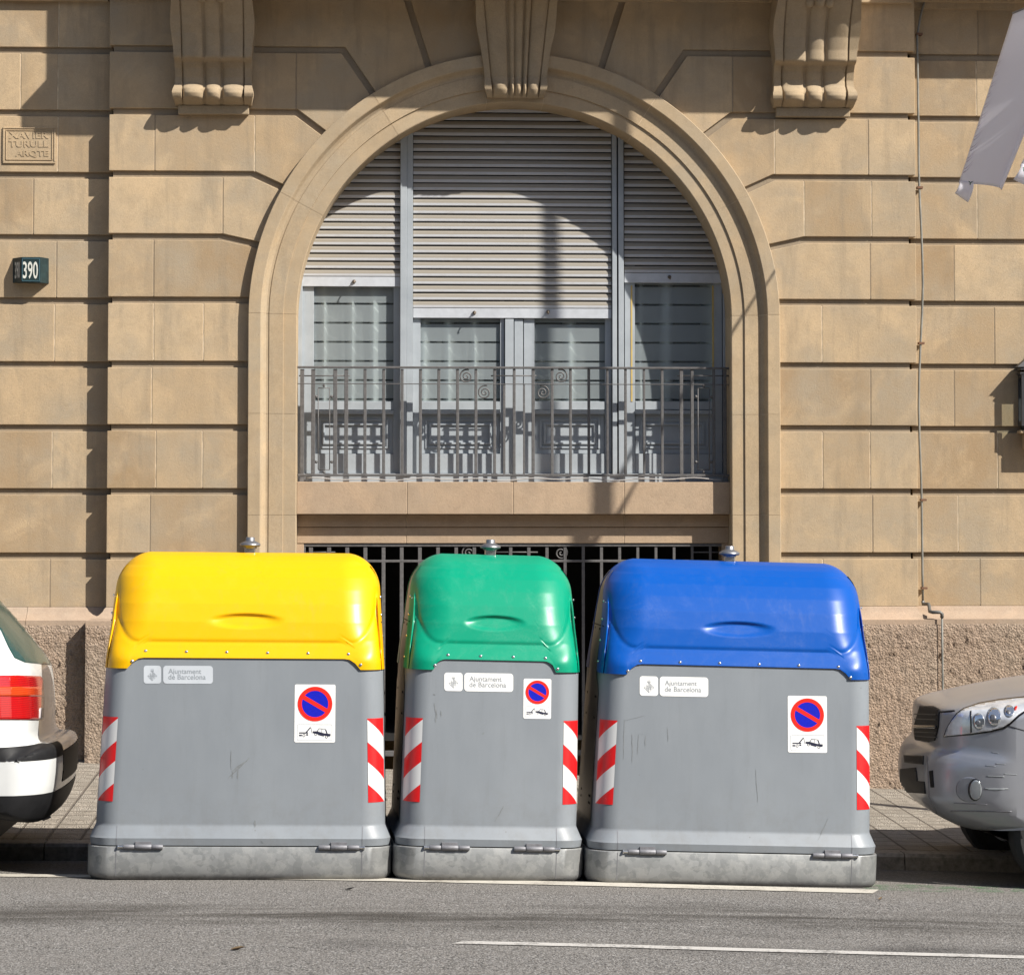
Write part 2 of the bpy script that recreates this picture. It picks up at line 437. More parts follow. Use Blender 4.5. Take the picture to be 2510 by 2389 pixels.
    a = t.mix(t.math('MULTIPLY', t.math('MULTIPLY', t.ramp(sx.outputs[2], [(.0, 1), (.075, 0)]), t.ramp(t.noise(7, 5), [(.3, .4), (.6, 1)])), .75), a, (.09,.085,.09))
    a = t.mix(t.math('MULTIPLY', t.ramp(t.noise(3.5, 5, .7), [(.5, 0), (.72, 1)]), .4), a, (.17,.17,.17))
    t.color(a); t.set(.5, .45, .5); t.bump(t.noise(30, 4), .12, .004); m['galv'] = t.m
    m['steel'] = simple('brushed steel panel', (.30,.27,.235), .38, .75, var=.15, scale=6)
    m['chrome'] = simple('bright steel', (.62,.62,.62), .25, .95, var=.1, scale=20)
    m['knob'] = simple('dull zinc', (.22,.22,.23), .42, .7, var=.25, scale=25)
    m['pin'] = simple('pin steel', (.20,.20,.215), .6, .4, var=.2, scale=30)
    m['white'] = simple('white sticker vinyl', (.78,.78,.76), .35, var=.04, scale=8)
    m['faded'] = simple('faded sticker vinyl', (.47,.50,.535), .4, var=.05, scale=8)
    m['inkgrey'] = simple('grey ink', (.26,.28,.30), .5)
    m['inkfade'] = simple('faded grey ink', (.25,.275,.30), .5)
    m['inkblack'] = simple('black ink', (.015,.017,.04), .45)
    m['signred'] = simple('red sign ink', (.78,.022,.012), .35, var=.08, scale=60)
    m['signblue'] = simple('blue sign ink', (.006,.012,.42), .35, var=.08, scale=60)
    m['scuff'] = simple('dried dark smear', (.178,.19,.197), .6, var=.2, scale=40)
    for nm, sg in (('reflA', 1), ('reflB', -1)):
        t = NT('reflective stripes ' + nm)
        uv = t.new('ShaderNodeTexCoord').outputs['UV']; sx = t.new('ShaderNodeSeparateXYZ'); t.l.new(uv, sx.inputs[0])
        u = sx.outputs[0] if sg > 0 else t.math('SUBTRACT', 1.0, sx.outputs[0])
        s_ = t.math('ADD', t.math('MULTIPLY', t.math('SUBTRACT', 1.0, sx.outputs[1]), 1.98), t.math('MULTIPLY', u, .43))
        red = t.math('LESS_THAN', t.math('FRACT', t.math('ADD', s_, .01)), .47)
        wear = t.ramp(t.noise(45, 5, .8), [(.66, 0), (.72, 1)])
        a = t.mix(red, (.60,.605,.60), (.62,.012,.014))
        a = t.mix(t.math('MULTIPLY', wear, .3), a, (.55,.4,.4))
        t.color(a); t.set(.3, 0, .5); m[nm] = t.m
    # cars
    m['carwhite'] = simple('white car paint', (.62,.63,.62), .25, var=.02, coat=.6)
    t = NT('silver car paint')
    a = t.mix(t.ramp(t.noise(3, 4), [(.3, 0), (.7, 1)]), (.29,.30,.33), (.32,.33,.36))
    scr = t.ramp(t.noise(1, 5, .75, t.scaled((3.5, 3.5, 75))), [(.70, 0), (.73, 1)])
    sx = t.new('ShaderNodeSeparateXYZ'); t.l.new(t.co(), sx.inputs[0])
    low = t.ramp(sx.outputs[2], [(.62, 1), (.8, 0)])
    a = t.mix(t.math('MULTIPLY', t.math('MULTIPLY', scr, low), .3), a, (.12,.11,.10))
    dust = t.math('MULTIPLY', t.ramp(t.noise(5, 5), [(.4, 0), (.7, 1)]), t.ramp(sx.outputs[2], [(.3, 1), (.62, 0)]))
    a = t.mix(t.math('MULTIPLY', dust, .4), a, (.25,.23,.20))
    t.color(a); t.set(.33, .45, .5, .35); m['carsilver'] = t.m
    m['carshade'] = simple('silver fog lamp bowl', (.24,.25,.275), .35, .5)
    m['fogglass'] = simple('fog lamp glass', (.30,.32,.33), .15, .3, coat=.5)
    m['lamplens'] = simple('clear lamp cover', (.56,.57,.59), .08, .25, var=.25, scale=14, coat=.8)
    m['black'] = simple('black trim plastic', (.012,.012,.013), .55, var=.2, scale=20, spec=.2)
    m['gloss'] = simple('gloss black', (.006,.006,.007), .12, var=.1)
    m['tyre'] = simple('tyre rubber', (.018,.018,.018), .85, bump=.3)
    m['alloy'] = simple('alloy rim', (.5,.5,.52), .3, .8)
    m['glassdark'] = simple('tinted car glass', (.02,.06,.055), .12, var=.1, spec=.25)
    t = NT('red lamp lens')
    sx = t.new('ShaderNodeSeparateXYZ'); t.l.new(t.co(), sx.inputs[0])
    rib = t.math('SINE', t.math('MULTIPLY', sx.outputs[2], 520))
    zr = t.attr('tone')
    t.color(t.mix(t.ramp(rib, [(.0, 0), (1, 1)]), (.33,.004,.006), (.50,.010,.010))); t.set(.12, 0, .6, .5); t.bump(rib, .06, .004); m['redlens'] = t.m
    t = NT('amber lamp lens')
    sx = t.new('ShaderNodeSeparateXYZ'); t.l.new(t.co(), sx.inputs[0]); rib = t.math('SINE', t.math('MULTIPLY', sx.outputs[2], 520))
    t.color(t.mix(t.ramp(rib, [(.0, 0), (1, 1)]), (.46,.035,.006), (.55,.07,.010))); t.set(.12, 0, .6, .5); t.bump(rib, .06, .004); m['amber'] = t.m
    m['reverse'] = simple('clear lamp lens', (.45,.40,.40), .15)
    m['lampsilver'] = simple('lamp reflector', (.72,.73,.75), .12, .9, var=.15, scale=8)
    # street things
    m['signdark'] = simple('green black enamel', (.016,.032,.034), .45, var=.4, scale=18, spec=.3)
    m['signwhite'] = simple('ivory enamel digits', (.58,.58,.52), .5, var=.15, scale=30)
    m['conduit'] = simple('grey conduit', (.185,.18,.158), .6, var=.25, scale=12)
    m['rust'] = simple('rusty clip', (.16,.08,.045), .8)
    m['pipedark'] = simple('dark pipe elbow', (.13,.125,.115), .55, .3)
    m['lantern'] = simple('black lantern iron', (.03,.03,.032), .5)
    t = NT('banner cloth'); t.color(t.mix(t.noise(3, 4), (.76,.76,.80), (.80,.80,.84))); t.set(.85, 0, .15)
    tl = t.new('ShaderNodeBsdfTranslucent'); tl.inputs['Color'].default_value = (.90,.90,.95,1); mx = t.new('ShaderNodeMixShader'); mx.inputs[0].default_value = .68
    t.l.new(t.b.outputs[0], mx.inputs[1]); t.l.new(tl.outputs[0], mx.inputs[2]); t.l.new(mx.outputs[0], t.out.inputs[0]); m['banner'] = t.m
    m['inkpink'] = simple('pale pink print', (.40,.26,.33), .8)
    m['inkgreen'] = simple('dark green print', (.02,.08,.05), .8)
    m['pole'] = simple('grey lamp post paint', (.22,.23,.24), .5, .2)
    m['cable'] = simple('pale cable', (.40,.38,.36), .6)
build_mats()
# ---------------------------------------------------------------- ground
RT = [(-160, .55), (-40, .16), (-12, .06), (-6, .026), (-2.6, .009), (-.95, 0), (.12, -.021), (1.78, -.064), (4, -.125), (12, -.34), (40, -1.0), (160, -2.5)]
def interp(T, x):
    if x <= T[0][0]: return T[0][1]
    for (a, b), (c, d) in zip(T, T[1:]):
        if x <= c: return b + (d-b)*(x-a)/(c-a)
    return T[-1][1]
def roadz(X, Y):
    z = interp(RT, X)
    if Y > -5.3: z -= .04*min(1, (Y+5.3)/1.25)
    return z
KERB = -4.05
def walkz(X, Y):
    t = (Y-KERB)/(-.13-KERB)
    Xc = max(-40, min(40, X))
    a = roadz(X, KERB) + .095; b = .117 - .036*max(-7, min(7, X)) + (a-.013+.02*0)*0
    if abs(X) > 7: b = a + (b - (roadz(math.copysign(7, X), KERB)+.095))
    return a + (b-a)*t

def ground_hit(px, py):
    Y = -5.3; p = None
    for _ in range(12):
        p = M(px, py, Y); d = ray(px, py)
        t = (roadz(p.x, Y)-CAM.z)/d.z; p = CAM + d*t; Y = p.y
    return p

XS = sorted(set([-160, -100, -60, -40, -25, -16, -12, -9] + [-8+.4*i for i in range(41)] + [9, 12, 16, 25, 40, 60, 100, 160]))
def sheet(name, ys, zf, mat, label, cat):
    vs = [(x, y, zf(x, y)) for y in ys for x in XS]; n = len(XS)
    fs = [(j*n+i, j*n+i+1, (j+1)*n+i+1, (j+1)*n+i) for j in range(len(ys)-1) for i in range(n-1)]
    o = mesh_obj(name, vs, fs, mat, smooth=True)
    return props(o, label, cat, kind='structure')
sheet('road', [-160, -90, -50, -30, -20, -14, -10, -8, -7, -6.2, -5.3, -4.9, -4.4, KERB+.1], roadz, MAT['asphalt'], 'grey brown asphalt road with dark oil streaks', 'road')
sheet('sidewalk', [KERB+.19, -3.4, -2.5, -1.6, -.8, -.13, .1], walkz, MAT['tiles'], 'patterned square tile pavement along the stone building', 'sidewalk')
# kerb stones with open joints
mb = MB(); x = -12.0; rnd = random.Random(3)
while x < 12:
    w = 1.0 + rnd.uniform(-.05, .08); x1 = x+w-.008
    def kz(X, d): return walkz(X, KERB+.1)+d
    y0, y1 = KERB, KERB+.194
    mb.add([(x, y0, roadz(x, y0)-.1), (x1, y0, roadz(x1, y0)-.1), (x1, y0-.0, kz(x1, -.016)), (x, y0, kz(x, -.016)),
            (x, y0+.018, kz(x, .004)), (x1, y0+.018, kz(x1, .004)), (x1, y1, kz(x1, .004)), (x, y1, kz(x, .004)), (x1, y1, roadz(x1, y1)-.1), (x, y1, roadz(x, y1)-.1)],
           [(0, 1, 2, 3), (3, 2, 5, 4), (4, 5, 6, 7), (7, 6, 8, 9), (0, 3, 4, 7, 9), (1, 8, 6, 5, 2)])
    x += w
props(mb.obj('kerb', MAT['kerb']), 'grey granite kerb stones edging the tiled pavement', 'kerb', kind='structure')

def strip(name, front, width, mat, label):
    F = [ground_hit(*p) for p in front]; pts = []
    for a, b in zip(F, F[1:]):
        k = max(2, int((b.x-a.x)/.12))
        pts += [a.lerp(b, i/k) for i in range(k)]
    pts.append(F[-1]); vs = []
    for p in pts:
        for s in (0, 1):
            y = p.y + s*width; vs.append((p.x + s*.06, y, roadz(p.x, y)+.004))
    fs = [(2*i, 2*i+2, 2*i+3, 2*i+1) for i in range(len(pts)-1)]
    return props(mesh_obj(name, vs, fs, mat), label, 'road marking', kind='structure')
strip('road_marking', [(-900, 2140), (0, 2149), (440, 2153), (955, 2160), (1430, 2171), (2140, 2190)], .16, MAT['paint2'], 'dusty white parking line under the front of the bins')
strip('road_marking', [(1108, 2313), (1800, 2331), (2510, 2350), (3600, 2378)], .085, MAT['paint'], 'long white lane line at the lower right of the road')
g = ground_hit(2175, 2180); vs = []
for j in range(5):
    for i in range(12):
        X = g.x + -.12 + i*.1; Y = g.y-.05 + j*.09; vs.append((X, Y, roadz(X, Y)+.003))
props(mesh_obj('paint_stain', vs, [(j*12+i, j*12+i+1, j*12+i+13, j*12+i+12) for j in range(4) for i in range(11)], MAT['green_spray']), 'faint green paint stain on the asphalt', 'road marking', kind='structure')

# ---------------------------------------------------------------- building
BLD = empty('apartment_building', (0, 0, 0), 'sandstone apartment building with arched shuttered window and carved corbels', 'building')
RI, RE = 536/330.5, 653/330.5
CZ = zat(780)
XL, XR = -3.012, 2.99            # pilaster edges
REC = .123                        # recessed wall plane
gy = [(112,128),(266,282),(419,435),(572,589),(727,744),(884,901),(1040,1056),(1196,1213),(1354,1371)]
GZ = [(zat(a, 0, 440)+zat(b, 0, 440))/2 for a, b in gy]
GH = .0245
ZTOP = zat(3); ZCAP = zat(1488, 0, 440)
def zrow(i):      # (bottom, top) of row i of plain rectangular course
    top = ZTOP+.25 if i == 0 else GZ[i-1]-GH
    bot = ZCAP if i == len(GZ) else GZ[i]+GH
    return bot, top
# knees, right-hand side (x>0): (x knee, x arch end, z arch end)
KN = {}
for i, (kx, ky, ax, ay) in enumerate([(839,120,912,232),(724,274,792,330),(621,427,690,463),(545,580,630,603)]):
    KN[i] = ((1262-kx)/330.5, (1262-ax)/330.5, zat(ay))
def groove_line(i, off):
    """polyline from the outer edge to the arch (x measured from the arch axis), shifted by off upwards"""
    z = GZ[i]; xo = 3.012
    if i in KN:
        kx, ax, az = KN[i]
        dx, dz = 0-kx, CZ-z               # towards the arch centre
        dx, dz = ax-kx, az-z; l = math.hypot(dx, dz); dx /= l; dz /= l
        # miter at the knee between direction (-1,0) and (dx,dz); normals point up / outwards
        n1 = (0, 1); n2 = (-dz, dx) if dx > 0 else (-dz, dx)
        if n2[1] < 0: n2 = (-n2[0], -n2[1])
        bx, bz = n1[0]+n2[0], n1[1]+n2[1]; l2 = math.hypot(bx, bz); bx /= l2; bz /= l2; c = bz
        knee = (kx+bx*off/c, z+bz*off/c)
        # run on to the hidden radius under the surround
        px, pz = knee; R = RE-.04
        for _ in range(400):
            if math.hypot(px, pz-CZ) <= R: break
            px += dx*.004; pz += dz*.004
        return [(xo, z+off), knee, (px, pz)]
    xe = RE-.04
    if z+off > CZ: xe = math.sqrt(max(.01, (RE-.04)**2-(z+off-CZ)**2))
    return [(xo, z+off), (xe, z+off)]
def arc(a, b):
    """points along R=RE-.04 from a to b (exclusive)"""
    R = RE-.04; t0 = math.atan2(a[1]-CZ, a[0]); t1 = math.atan2(b[1]-CZ, b[0])
    if a[1] <= CZ and b[1] <= CZ: return []
    t0 = max(t0, 0); t1 = max(t1, 0); n = max(2, int(abs(t1-t0)/.04))
    return [(R*math.cos(t0+(t1-t0)*k/n), CZ+R*math.sin(t0+(t1-t0)*k/n)) for k in range(1, n)]
RADX = (lambda top: [(1262-990)/330.5, (1262-1048)/330.5])(0)
JL = {0: [], 1: [723], 2: [378, 622], 3: [545], 4: [377], 5: [378, 499], 6: [374], 7: [385, 498], 8: [372], 9: [498]}
JR = {0: [2100], 1: [1802, 2090], 2: [1906, 2140], 3: [1979, 2147], 4: [2143], 5: [2022], 6: [2142], 7: [2022, 2140], 8: [2145], 9: [2021]}
wall = MB(); rnd = random.Random(11)
JG = .003
def put_block(poly, ya, yb, flip):
    if len(poly) < 3: return
    ar = abs(sum(poly[i][0]*poly[(i+1) % len(poly)][1]-poly[(i+1) % len(poly)][0]*poly[i][1] for i in range(len(poly))))/2
    if ar < .004: return
    P = [(-x, z) for x, z in poly] if flip else poly
    wall.tone = rnd.random(); wall.mi = 0
    wall.prism(P, ya, yb)
def joints(poly, xs, ya, yb, flip):
    """split a course polygon at the vertical joints xs (in axis-distance)"""
    xs = sorted(xs); rest = poly
    for xj in xs:
        put_block(clip_x(rest, xj-JG, True), ya, yb, flip)
        rest = clip_x(rest, xj+JG, False)
        zs = [p[1] for p in clip_x(clip_x(poly, xj+.02, True), xj-.02, False)]
        if zs:
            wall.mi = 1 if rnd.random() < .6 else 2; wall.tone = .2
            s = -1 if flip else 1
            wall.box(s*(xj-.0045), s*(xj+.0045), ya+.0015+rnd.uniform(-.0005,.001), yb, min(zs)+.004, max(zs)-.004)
    put_block(rest, ya, yb, flip)
for flip in (True, False):
    J = JL if flip else JR
    for i in range(len(GZ)+1):
        bot = [(3.012, ZCAP), (RE-.04, ZCAP)] if i == len(GZ) else groove_line(i, GH)
        if i == 0:
            zt = ZTOP+.25
            tx = RADX[0]+.021
            # radial groove foot
            a = math.atan2(zat(168)-CZ, RADX[1]); R = RE-.04
            foot = (R*math.cos(a-.012), CZ+R*math.sin(a-.012))
            topx = foot[0] + (tx-foot[0])*1.0
            top = [(3.012, zt), (tx+.065, zt), foot]
        else: top = groove_line(i-1, -GH)
        poly = top + arc(top[-1], bot[-1]) + bot[::-1]
        xs = [abs(p-1262)/330.5 for p in J[i]]
        joints(poly, xs, 0, .16, flip)
    # voussoir beside the keystone
    a = math.atan2(zat(168)-CZ, RADX[1]); R = RE-.04; zt = ZTOP+.25
    foot = (R*math.cos(a+.014), CZ+R*math.sin(a+.014)); kx = .25
    poly = [(kx, zt), (RADX[0]+.065-.028, zt), foot] + arc(foot, (kx, CZ+math.sqrt(R*R-kx*kx))) + [(kx, CZ+math.sqrt(R*R-kx*kx))]
    put_block(poly, 0, .16, flip)
# groove backing of the pilasters, following the arch
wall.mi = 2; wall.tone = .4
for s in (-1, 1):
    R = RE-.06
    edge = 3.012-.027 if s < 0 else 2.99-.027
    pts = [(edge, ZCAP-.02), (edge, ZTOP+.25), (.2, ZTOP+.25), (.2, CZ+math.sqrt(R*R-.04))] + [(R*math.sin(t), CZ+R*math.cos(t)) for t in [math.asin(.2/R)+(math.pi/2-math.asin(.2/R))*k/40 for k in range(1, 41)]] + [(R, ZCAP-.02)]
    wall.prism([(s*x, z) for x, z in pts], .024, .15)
# trim the right pilaster to its own edge is negligible; recessed walls at both sides
JRL = {0: [136], 1: [43, 135], 2: [136], 3: [77], 4: [135], 5: [131], 6: [-4], 7: [128], 8: [-4], 9: [125]}
JRR = {0: [2405], 1: [2400], 2: [2640], 3: [2400], 4: [2342], 5: [2440], 6: [2340], 7: [2445], 8: [2347], 9: [2400]}
for flip in (True, False):
    J = JRL if flip else JRR
    for i in range(len(GZ)+1):
        b, t = zrow(i); x0 = 3.0; x1 = 9.0
        xs = [abs(xat(p, REC)) for p in J[i]]
        e = max(xs)+rnd.uniform(.7, 1.1)
        while e < 8.6: xs.append(e); e += rnd.uniform(.75, 1.15)
        joints([(x0, b), (x0, t), (x1, t), (x1, b)], xs, REC, REC+.14, flip)
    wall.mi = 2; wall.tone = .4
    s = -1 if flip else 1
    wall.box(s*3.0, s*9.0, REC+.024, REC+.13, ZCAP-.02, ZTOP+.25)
# plain storey above the frame
wall.mi = 0; wall.tone = .5
ZUP = 9.5
wall.box(-9, 9, .02, .3, ZTOP+.255, ZUP)
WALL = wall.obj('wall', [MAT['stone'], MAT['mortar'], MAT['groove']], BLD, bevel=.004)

# massive body behind (sides, back, roof) leaving the window opening free
bd = MB()
bd.box(-9, -1.75, .3, 6, -.6, ZUP); bd.box(1.75, 9, .3, 6, -.6, ZUP); bd.box(-1.75, 1.75, .5, 6, CZ+RI+.2, ZUP)
bd.box(-9.0, 9.0, .301, 6.1, ZUP, ZUP+.15); bd.box(-1.75, 1.75, 2.6, 6, -.6, CZ+RI+.2)
bd.obj('core', MAT['stone'], BLD)
rm = MB()
zb = .35; zt = CZ+RI+.19
rm.add([(-1.74, .32, zb), (1.74, .32, zb), (1.74, 2.5, zb), (-1.74, 2.5, zb), (-1.74, .32, zt), (1.74, .32, zt), (1.74, 2.5, zt), (-1.74, 2.5, zt)],
       [(0,1,2,3), (7,6,5,4), (3,2,6,7), (0,3,7,4), (1,5,6,2)])
rm.obj('room_lining', MAT['dark'], BLD)

# ---- arch surround swept round the opening
PROF = [(-.004, .42), (-.004, .004), (.002, 0), (.095, 0), (.097, -.012), (.200, -.012), (.203, -.006), (.222, -.008), (.240, -.022), (.252, -.046), (.258, -.058), (.264, -.062), (.350, -.062), (.354, -.058), (.354, .02)]
def path_pt(s):
    """s<0: left jamb below springing (metres), 0..pi arc angle portion, >: right jamb"""
    L = math.pi*RI
    if s < 0: return (-RI, CZ+s), (-1, 0)
    if s > L: return (RI, CZ-(s-L)), (1, 0)
    a = math.pi - s/RI
    return (RI*math.cos(a), CZ+RI*math.sin(a)), (math.cos(a), math.sin(a))
L = math.pi*RI
jz = [zat(y) for y in (772, 1015, 1262, 1505)]; ZB = .35
angs = [152, 122.5, 97.5, 82.5, 57.5, 28]
cuts = [ZB-CZ] + [z-CZ for z in jz[::-1]] + [RI*(math.pi-rad(a)) for a in angs] + [L+(CZ-z) for z in jz] + [L+CZ-ZB]
sur = MB(); rnd = random.Random(5)
def sweep(s0, s1, du, tone, mi):
    n = 2 if (s1 <= 0 or s0 >= L) else max(3, int((s1-s0)/.05))
    sur.tone = tone; sur.mi = mi
    vs = []
    for k in range(n):
        (bx, bz), (nx, nz) = path_pt(s0+(s1-s0)*k/(n-1))
        for u, y in PROF:
            uu = u + (du if u < .01 else (-du if u > .34 else 0)); vs.append((bx+nx*uu, y+du if y < .4 else y, bz+nz*uu))
    m = len(PROF); fs = []
    for k in range(n-1):
        for j in range(m-1): fs.append((k*m+j, k*m+j+1, (k+1)*m+j+1, (k+1)*m+j))
    fs.append(tuple(range(m-1, -1, -1))); fs.append(tuple(range((n-1)*m, n*m)))
    sur.add(vs, fs)
for a, b in zip(cuts, cuts[1:]):
    sweep(a+.0012, b-.0012, 0, rnd.random(), 0)
    sweep(b-.01, b+.01, .0025, .2, 1) if b < cuts[-1]-.01 else None
mesh = sur.obj('arch_surround', [MAT['surround'], MAT['mortar']], BLD, smooth=True, angle=22)

# ---- carved consoles
def console(name, cx, hw, zb, zt, prof, taper, lobes, label=None, amp=.03, side=.05, ear=0.0):
    """height-field console: prof list of (t,protrusion), t 0 bottom..1 top; lobes list of (centre,halfwidth) in units of hw"""
    nx, nz = 81, 110
    def rip(u):
        for c, h in lobes:
            d = (u-c)/h
            if abs(d) < 1: return math.sqrt(1-d*d*.92)
        return .0
    def P(i, j):
        u = -1+2*i; 
        t = j
        w = hw*(1+(taper-1)*t)
        base = interp(prof, t)
        f = abs(u) > .82
        bulb = math.exp(-((t-.085)/.055)**2)
        r = (1.0 if f else rip(u))
        d = base - amp*(1-r)*(1+1.0*bulb) + (-.012 if f else 0)
        edge = ear*math.exp(-((t-.62)/.16)**2) + ear*.8*bulb
        return Vector((cx+u*(w+edge*(abs(u) > .985)), -max(.01, d), zb+(zt-zb)*t))
    b = MB(); b.tone = .5; b.grid(P, nx, nz)
    v = list(b.v)
    # close the sides and the underside against the wall
    Lc = [j*nx for j in range(nz)]; Rc = [j*nx+nx-1 for j in range(nz)]
    n0 = len(b.v)
    for j in range(nz): b.v.append(Vector((v[Lc[j]].x, .03, v[Lc[j]].z)))
    for j in range(nz): b.v.append(Vector((v[Rc[j]].x, .03, v[Rc[j]].z)))
    for j in range(nz-1):
        b.face((Lc[j+1], n0+j+1, n0+j, Lc[j])); b.face((Rc[j], n0+nz+j, n0+nz+j+1, Rc[j+1]))
    n1 = len(b.v)
    for i in range(nx): b.v.append(Vector((v[i].x, .03, v[i].z)))
    for i in range(nx-1): b.face((i+1, i, n1+i, n1+i+1))
    return b
CP = [(0, .055), (.012, .10), (.05, .165), (.085, .178), (.12, .165), (.15, .125), (.175, .098), (.22, .088), (.29, .105), (.335, .135), (.345, .145), (.350, .20), (.37, .215), (.45, .22), (.55, .245), (.68, .31), (.82, .41), (1, .56)]
LOB = [(-.53, .27), (0, .19), (.53, .27)]
for px0, px1, pyb in ((430, 612, 266), (1908, 2098, 262)):
    x0, x1 = xat(px0-6, -.1), xat(px1, -.1)
    cx, hw = (x0+x1)/2, (x1-x0)/2
    zb_, zt_ = zat(pyb), zat(-34)
    b = console('corbel', cx, hw, zb_, zt_, CP, 1.03, LOB, ear=.022)
    co = b.obj('corbel', MAT['carved'], BLD, smooth=True, angle=50)
    m2 = MB(); m2.box(cx-hw*.93, cx+hw*.93, -.055, .01, zat(pyb+22), zb_+.001)
    m2.obj('corbel_foot', MAT['carved'], co, bevel=.006)
    # leaf cresting that droops over the top of the scroll
    m3 = MB()
    for k in range(-3, 4):
        u = k/3; xx = cx+u*hw*.72; zz = zat(20 - 16*abs(u) + (5 if k % 2 else 0)); yy = -.40+.02*abs(k)
        pr = [(.0, -.05), (.028, -.04), (.04, 0), (.03, .05), (.012, .10), (.03, .16)]
        n0 = len(m3.v); m3.lathe((xx, yy, zz), pr, 12)
        for q in range(n0, len(m3.v)): m3.v[q].y = yy+(m3.v[q].y-yy)*.8
    m3.obj('corbel_leaf', MAT['carved'], co, smooth=True)
KP = [(0, .075), (.02, .10), (.06, .125), (.10, .13), (.14, .105), (.17, .088), (.3, .10), (.5, .125), (.7, .165), (.85, .215), (1, .30)]
hwb, hwt = .212, .318
b = console('keystone', 0, hwb, zat(241), zat(-30), KP, hwt/hwb, [(-.52, .26), (-.12, .07), (.08, .11), (.30, .07), (.58, .20)], amp=.026, ear=.016)
for v in b.v: v.x += .003
b.obj('keystone', MAT['carved'], BLD, smooth=True, angle=50)

# ---- string course, balcony and cornice above the frame (they cast the big shadow)
cn = MB()
zc = zat(7)
cn.box(-9, XL-.02, REC-.05, REC+.05, zc, zc+.2); cn.box(XL-.04, XR+.0, -.05, .05, zc+.012, zc+.22)
cn.obj('string_course', MAT['stone'], BLD, bevel=.008)
bl = MB()
bx0, bx1 = (402-1262)/330.5, (2118-1262)/330.5
zs = zat(-26)
bl.box(bx0, bx1, -.62, .03, zs, zs+.10); bl.box(bx0-.03, bx1+.03, -.66, .03, zs+.10, zs+.28)
bl.box(bx0+.05, bx1-.05, -.55, .03, zs-.02, zs)
bl.obj('balcony', MAT['stone'], BLD, bevel=.008)
bu = MB(); bu.box(bx0+.07, bx1-.07, -.60, -.44, zs+.281, zs+1.25); bu.box(bx0+.07, bx0+.22, -.439, .0, zs+.281, zs+1.25); bu.box(bx1-.22, bx1-.07, -.439, .0, zs+.281, zs+1.25)
bu.obj('balustrade', MAT['stone'], BLD, bevel=.01)
rc = MB(); zr = zat(16, REC)
rc.box(2.995, 9, REC-.05, REC+.05, zr, zr+.045)
rc.box(2.995, 9, REC-.12, REC+.05, zr+.045, zr+.12)
k = 0
while 3.05+k*.062 < 5:
    rc.lathe((3.05+k*.062, REC-.118, zr+.082), [(.0, -.034), (.018, -.026), (.024, 0), (.018, .022), (0, .03)], 8); k += 1
rc.box(2.995, 9, REC-.43, REC+.05, zr+.12, zr+.4)
rc.obj('cornice', MAT['stone'], BLD)

# ---- sill and lintel between the window and the basement grille
sl = MB(); rnd = random.Random(2)
def slab(pxs, py0, py1, yf, yb, mbx):
    zt_, zb_ = zat(py0, yf), zat(py1, yf)
    for a, b in zip(pxs, pxs[1:]):
        mbx.tone = rnd.random(); mbx.mi = 0
        mbx.box(a+.0015, b-.0015, yf, yb, zb_, zt_)
        mbx.mi = 1; mbx.box(b-.004, b+.004, yf+.003, yb-.01, zb_+.003, zt_-.003) if b != pxs[-1] else None
xs = [-RI+.003] + [xat(p, .1) for p in (998, 1258, 1530)] + [RI-.003]
slab(xs, 1181, 1260, .10, .46, sl)
SILL = sl.obj('sill', [MAT['sillstone'], MAT['mortar']], BLD, bevel=.004)
ln = MB()
slab([-RI+.003, xat(996, .2), xat(1530, .2), RI-.003], 1261, 1291, .195, .45, ln)
slab([-RI+.003, xat(996, .2), xat(1530, .2), RI-.003], 1292, 1331, .21, .45, ln)
ln.obj('lintel', [MAT['sillstone'], MAT['mortar']], BLD, bevel=.003)
for s in (-1, 1):
    jb = MB(); jb.box(s*(RI-.055), s*(RI-.002), .215, .42, ZB, zat(1332, .21))
    jb.obj('grille_jamb', MAT['sillstone'], BLD, bevel=.003)

# ---- plinth: cap moulding and hammered rough stone
def rough_front(b, x0, x1, z0f, z1, yf, seed, side=None):
    nx = max(2, int((x1-x0)/.0125)); nz = 86
    def P(u, v):
        x = x0+(x1-x0)*u; z0 = z0f; z = z0+(z1-z0)*v
        e = min(1, min(u*(x1-x0), (1-u)*(x1-x0), (1-v)*(z1-z0))/.03)
        n = mnoise.noise(Vector((x*30, z*30, seed)))*.55 + mnoise.noise(Vector((x*70, z*70, seed+9)))*.6
        c = mnoise.cell_vector(Vector((x*22, z*30, seed))).x*.25
        return Vector((x, yf-(abs(n)*.034+c*.012)*e, z))
    b.grid(P, nx+1, nz)
zc0 = zat(1533, -.13, 440); zf = -.35
def pl_block(x0, x1, yf, seed, retl=False, retr=False):
    pl = MB(); pl.tone = .3+.4*((seed*37) % 10)/10
    rough_front(pl, x0, x1, zf, zc0, yf, seed)
    for flag, x in ((retl, x0), (retr, x1)):
        if flag:
            pl.add([(x, yf, zf), (x, .4, zf), (x, .4, zc0), (x, yf, zc0)], [(0, 1, 2, 3)] if x == x0 else [(3, 2, 1, 0)])
    pl.obj('plinth', MAT['rough'], BLD, smooth=True, angle=70)
YP, YR = -.135, -.012
XPL, XPR = XL-.135, XR+.14
pl_block(XPL, -1.98, YP, 1, True, True); pl_block(1.98, XPR, YP, 2, True, True)
pl_block(-9, XPL, YR, 3); pl_block(XPR, 9, YR, 4)
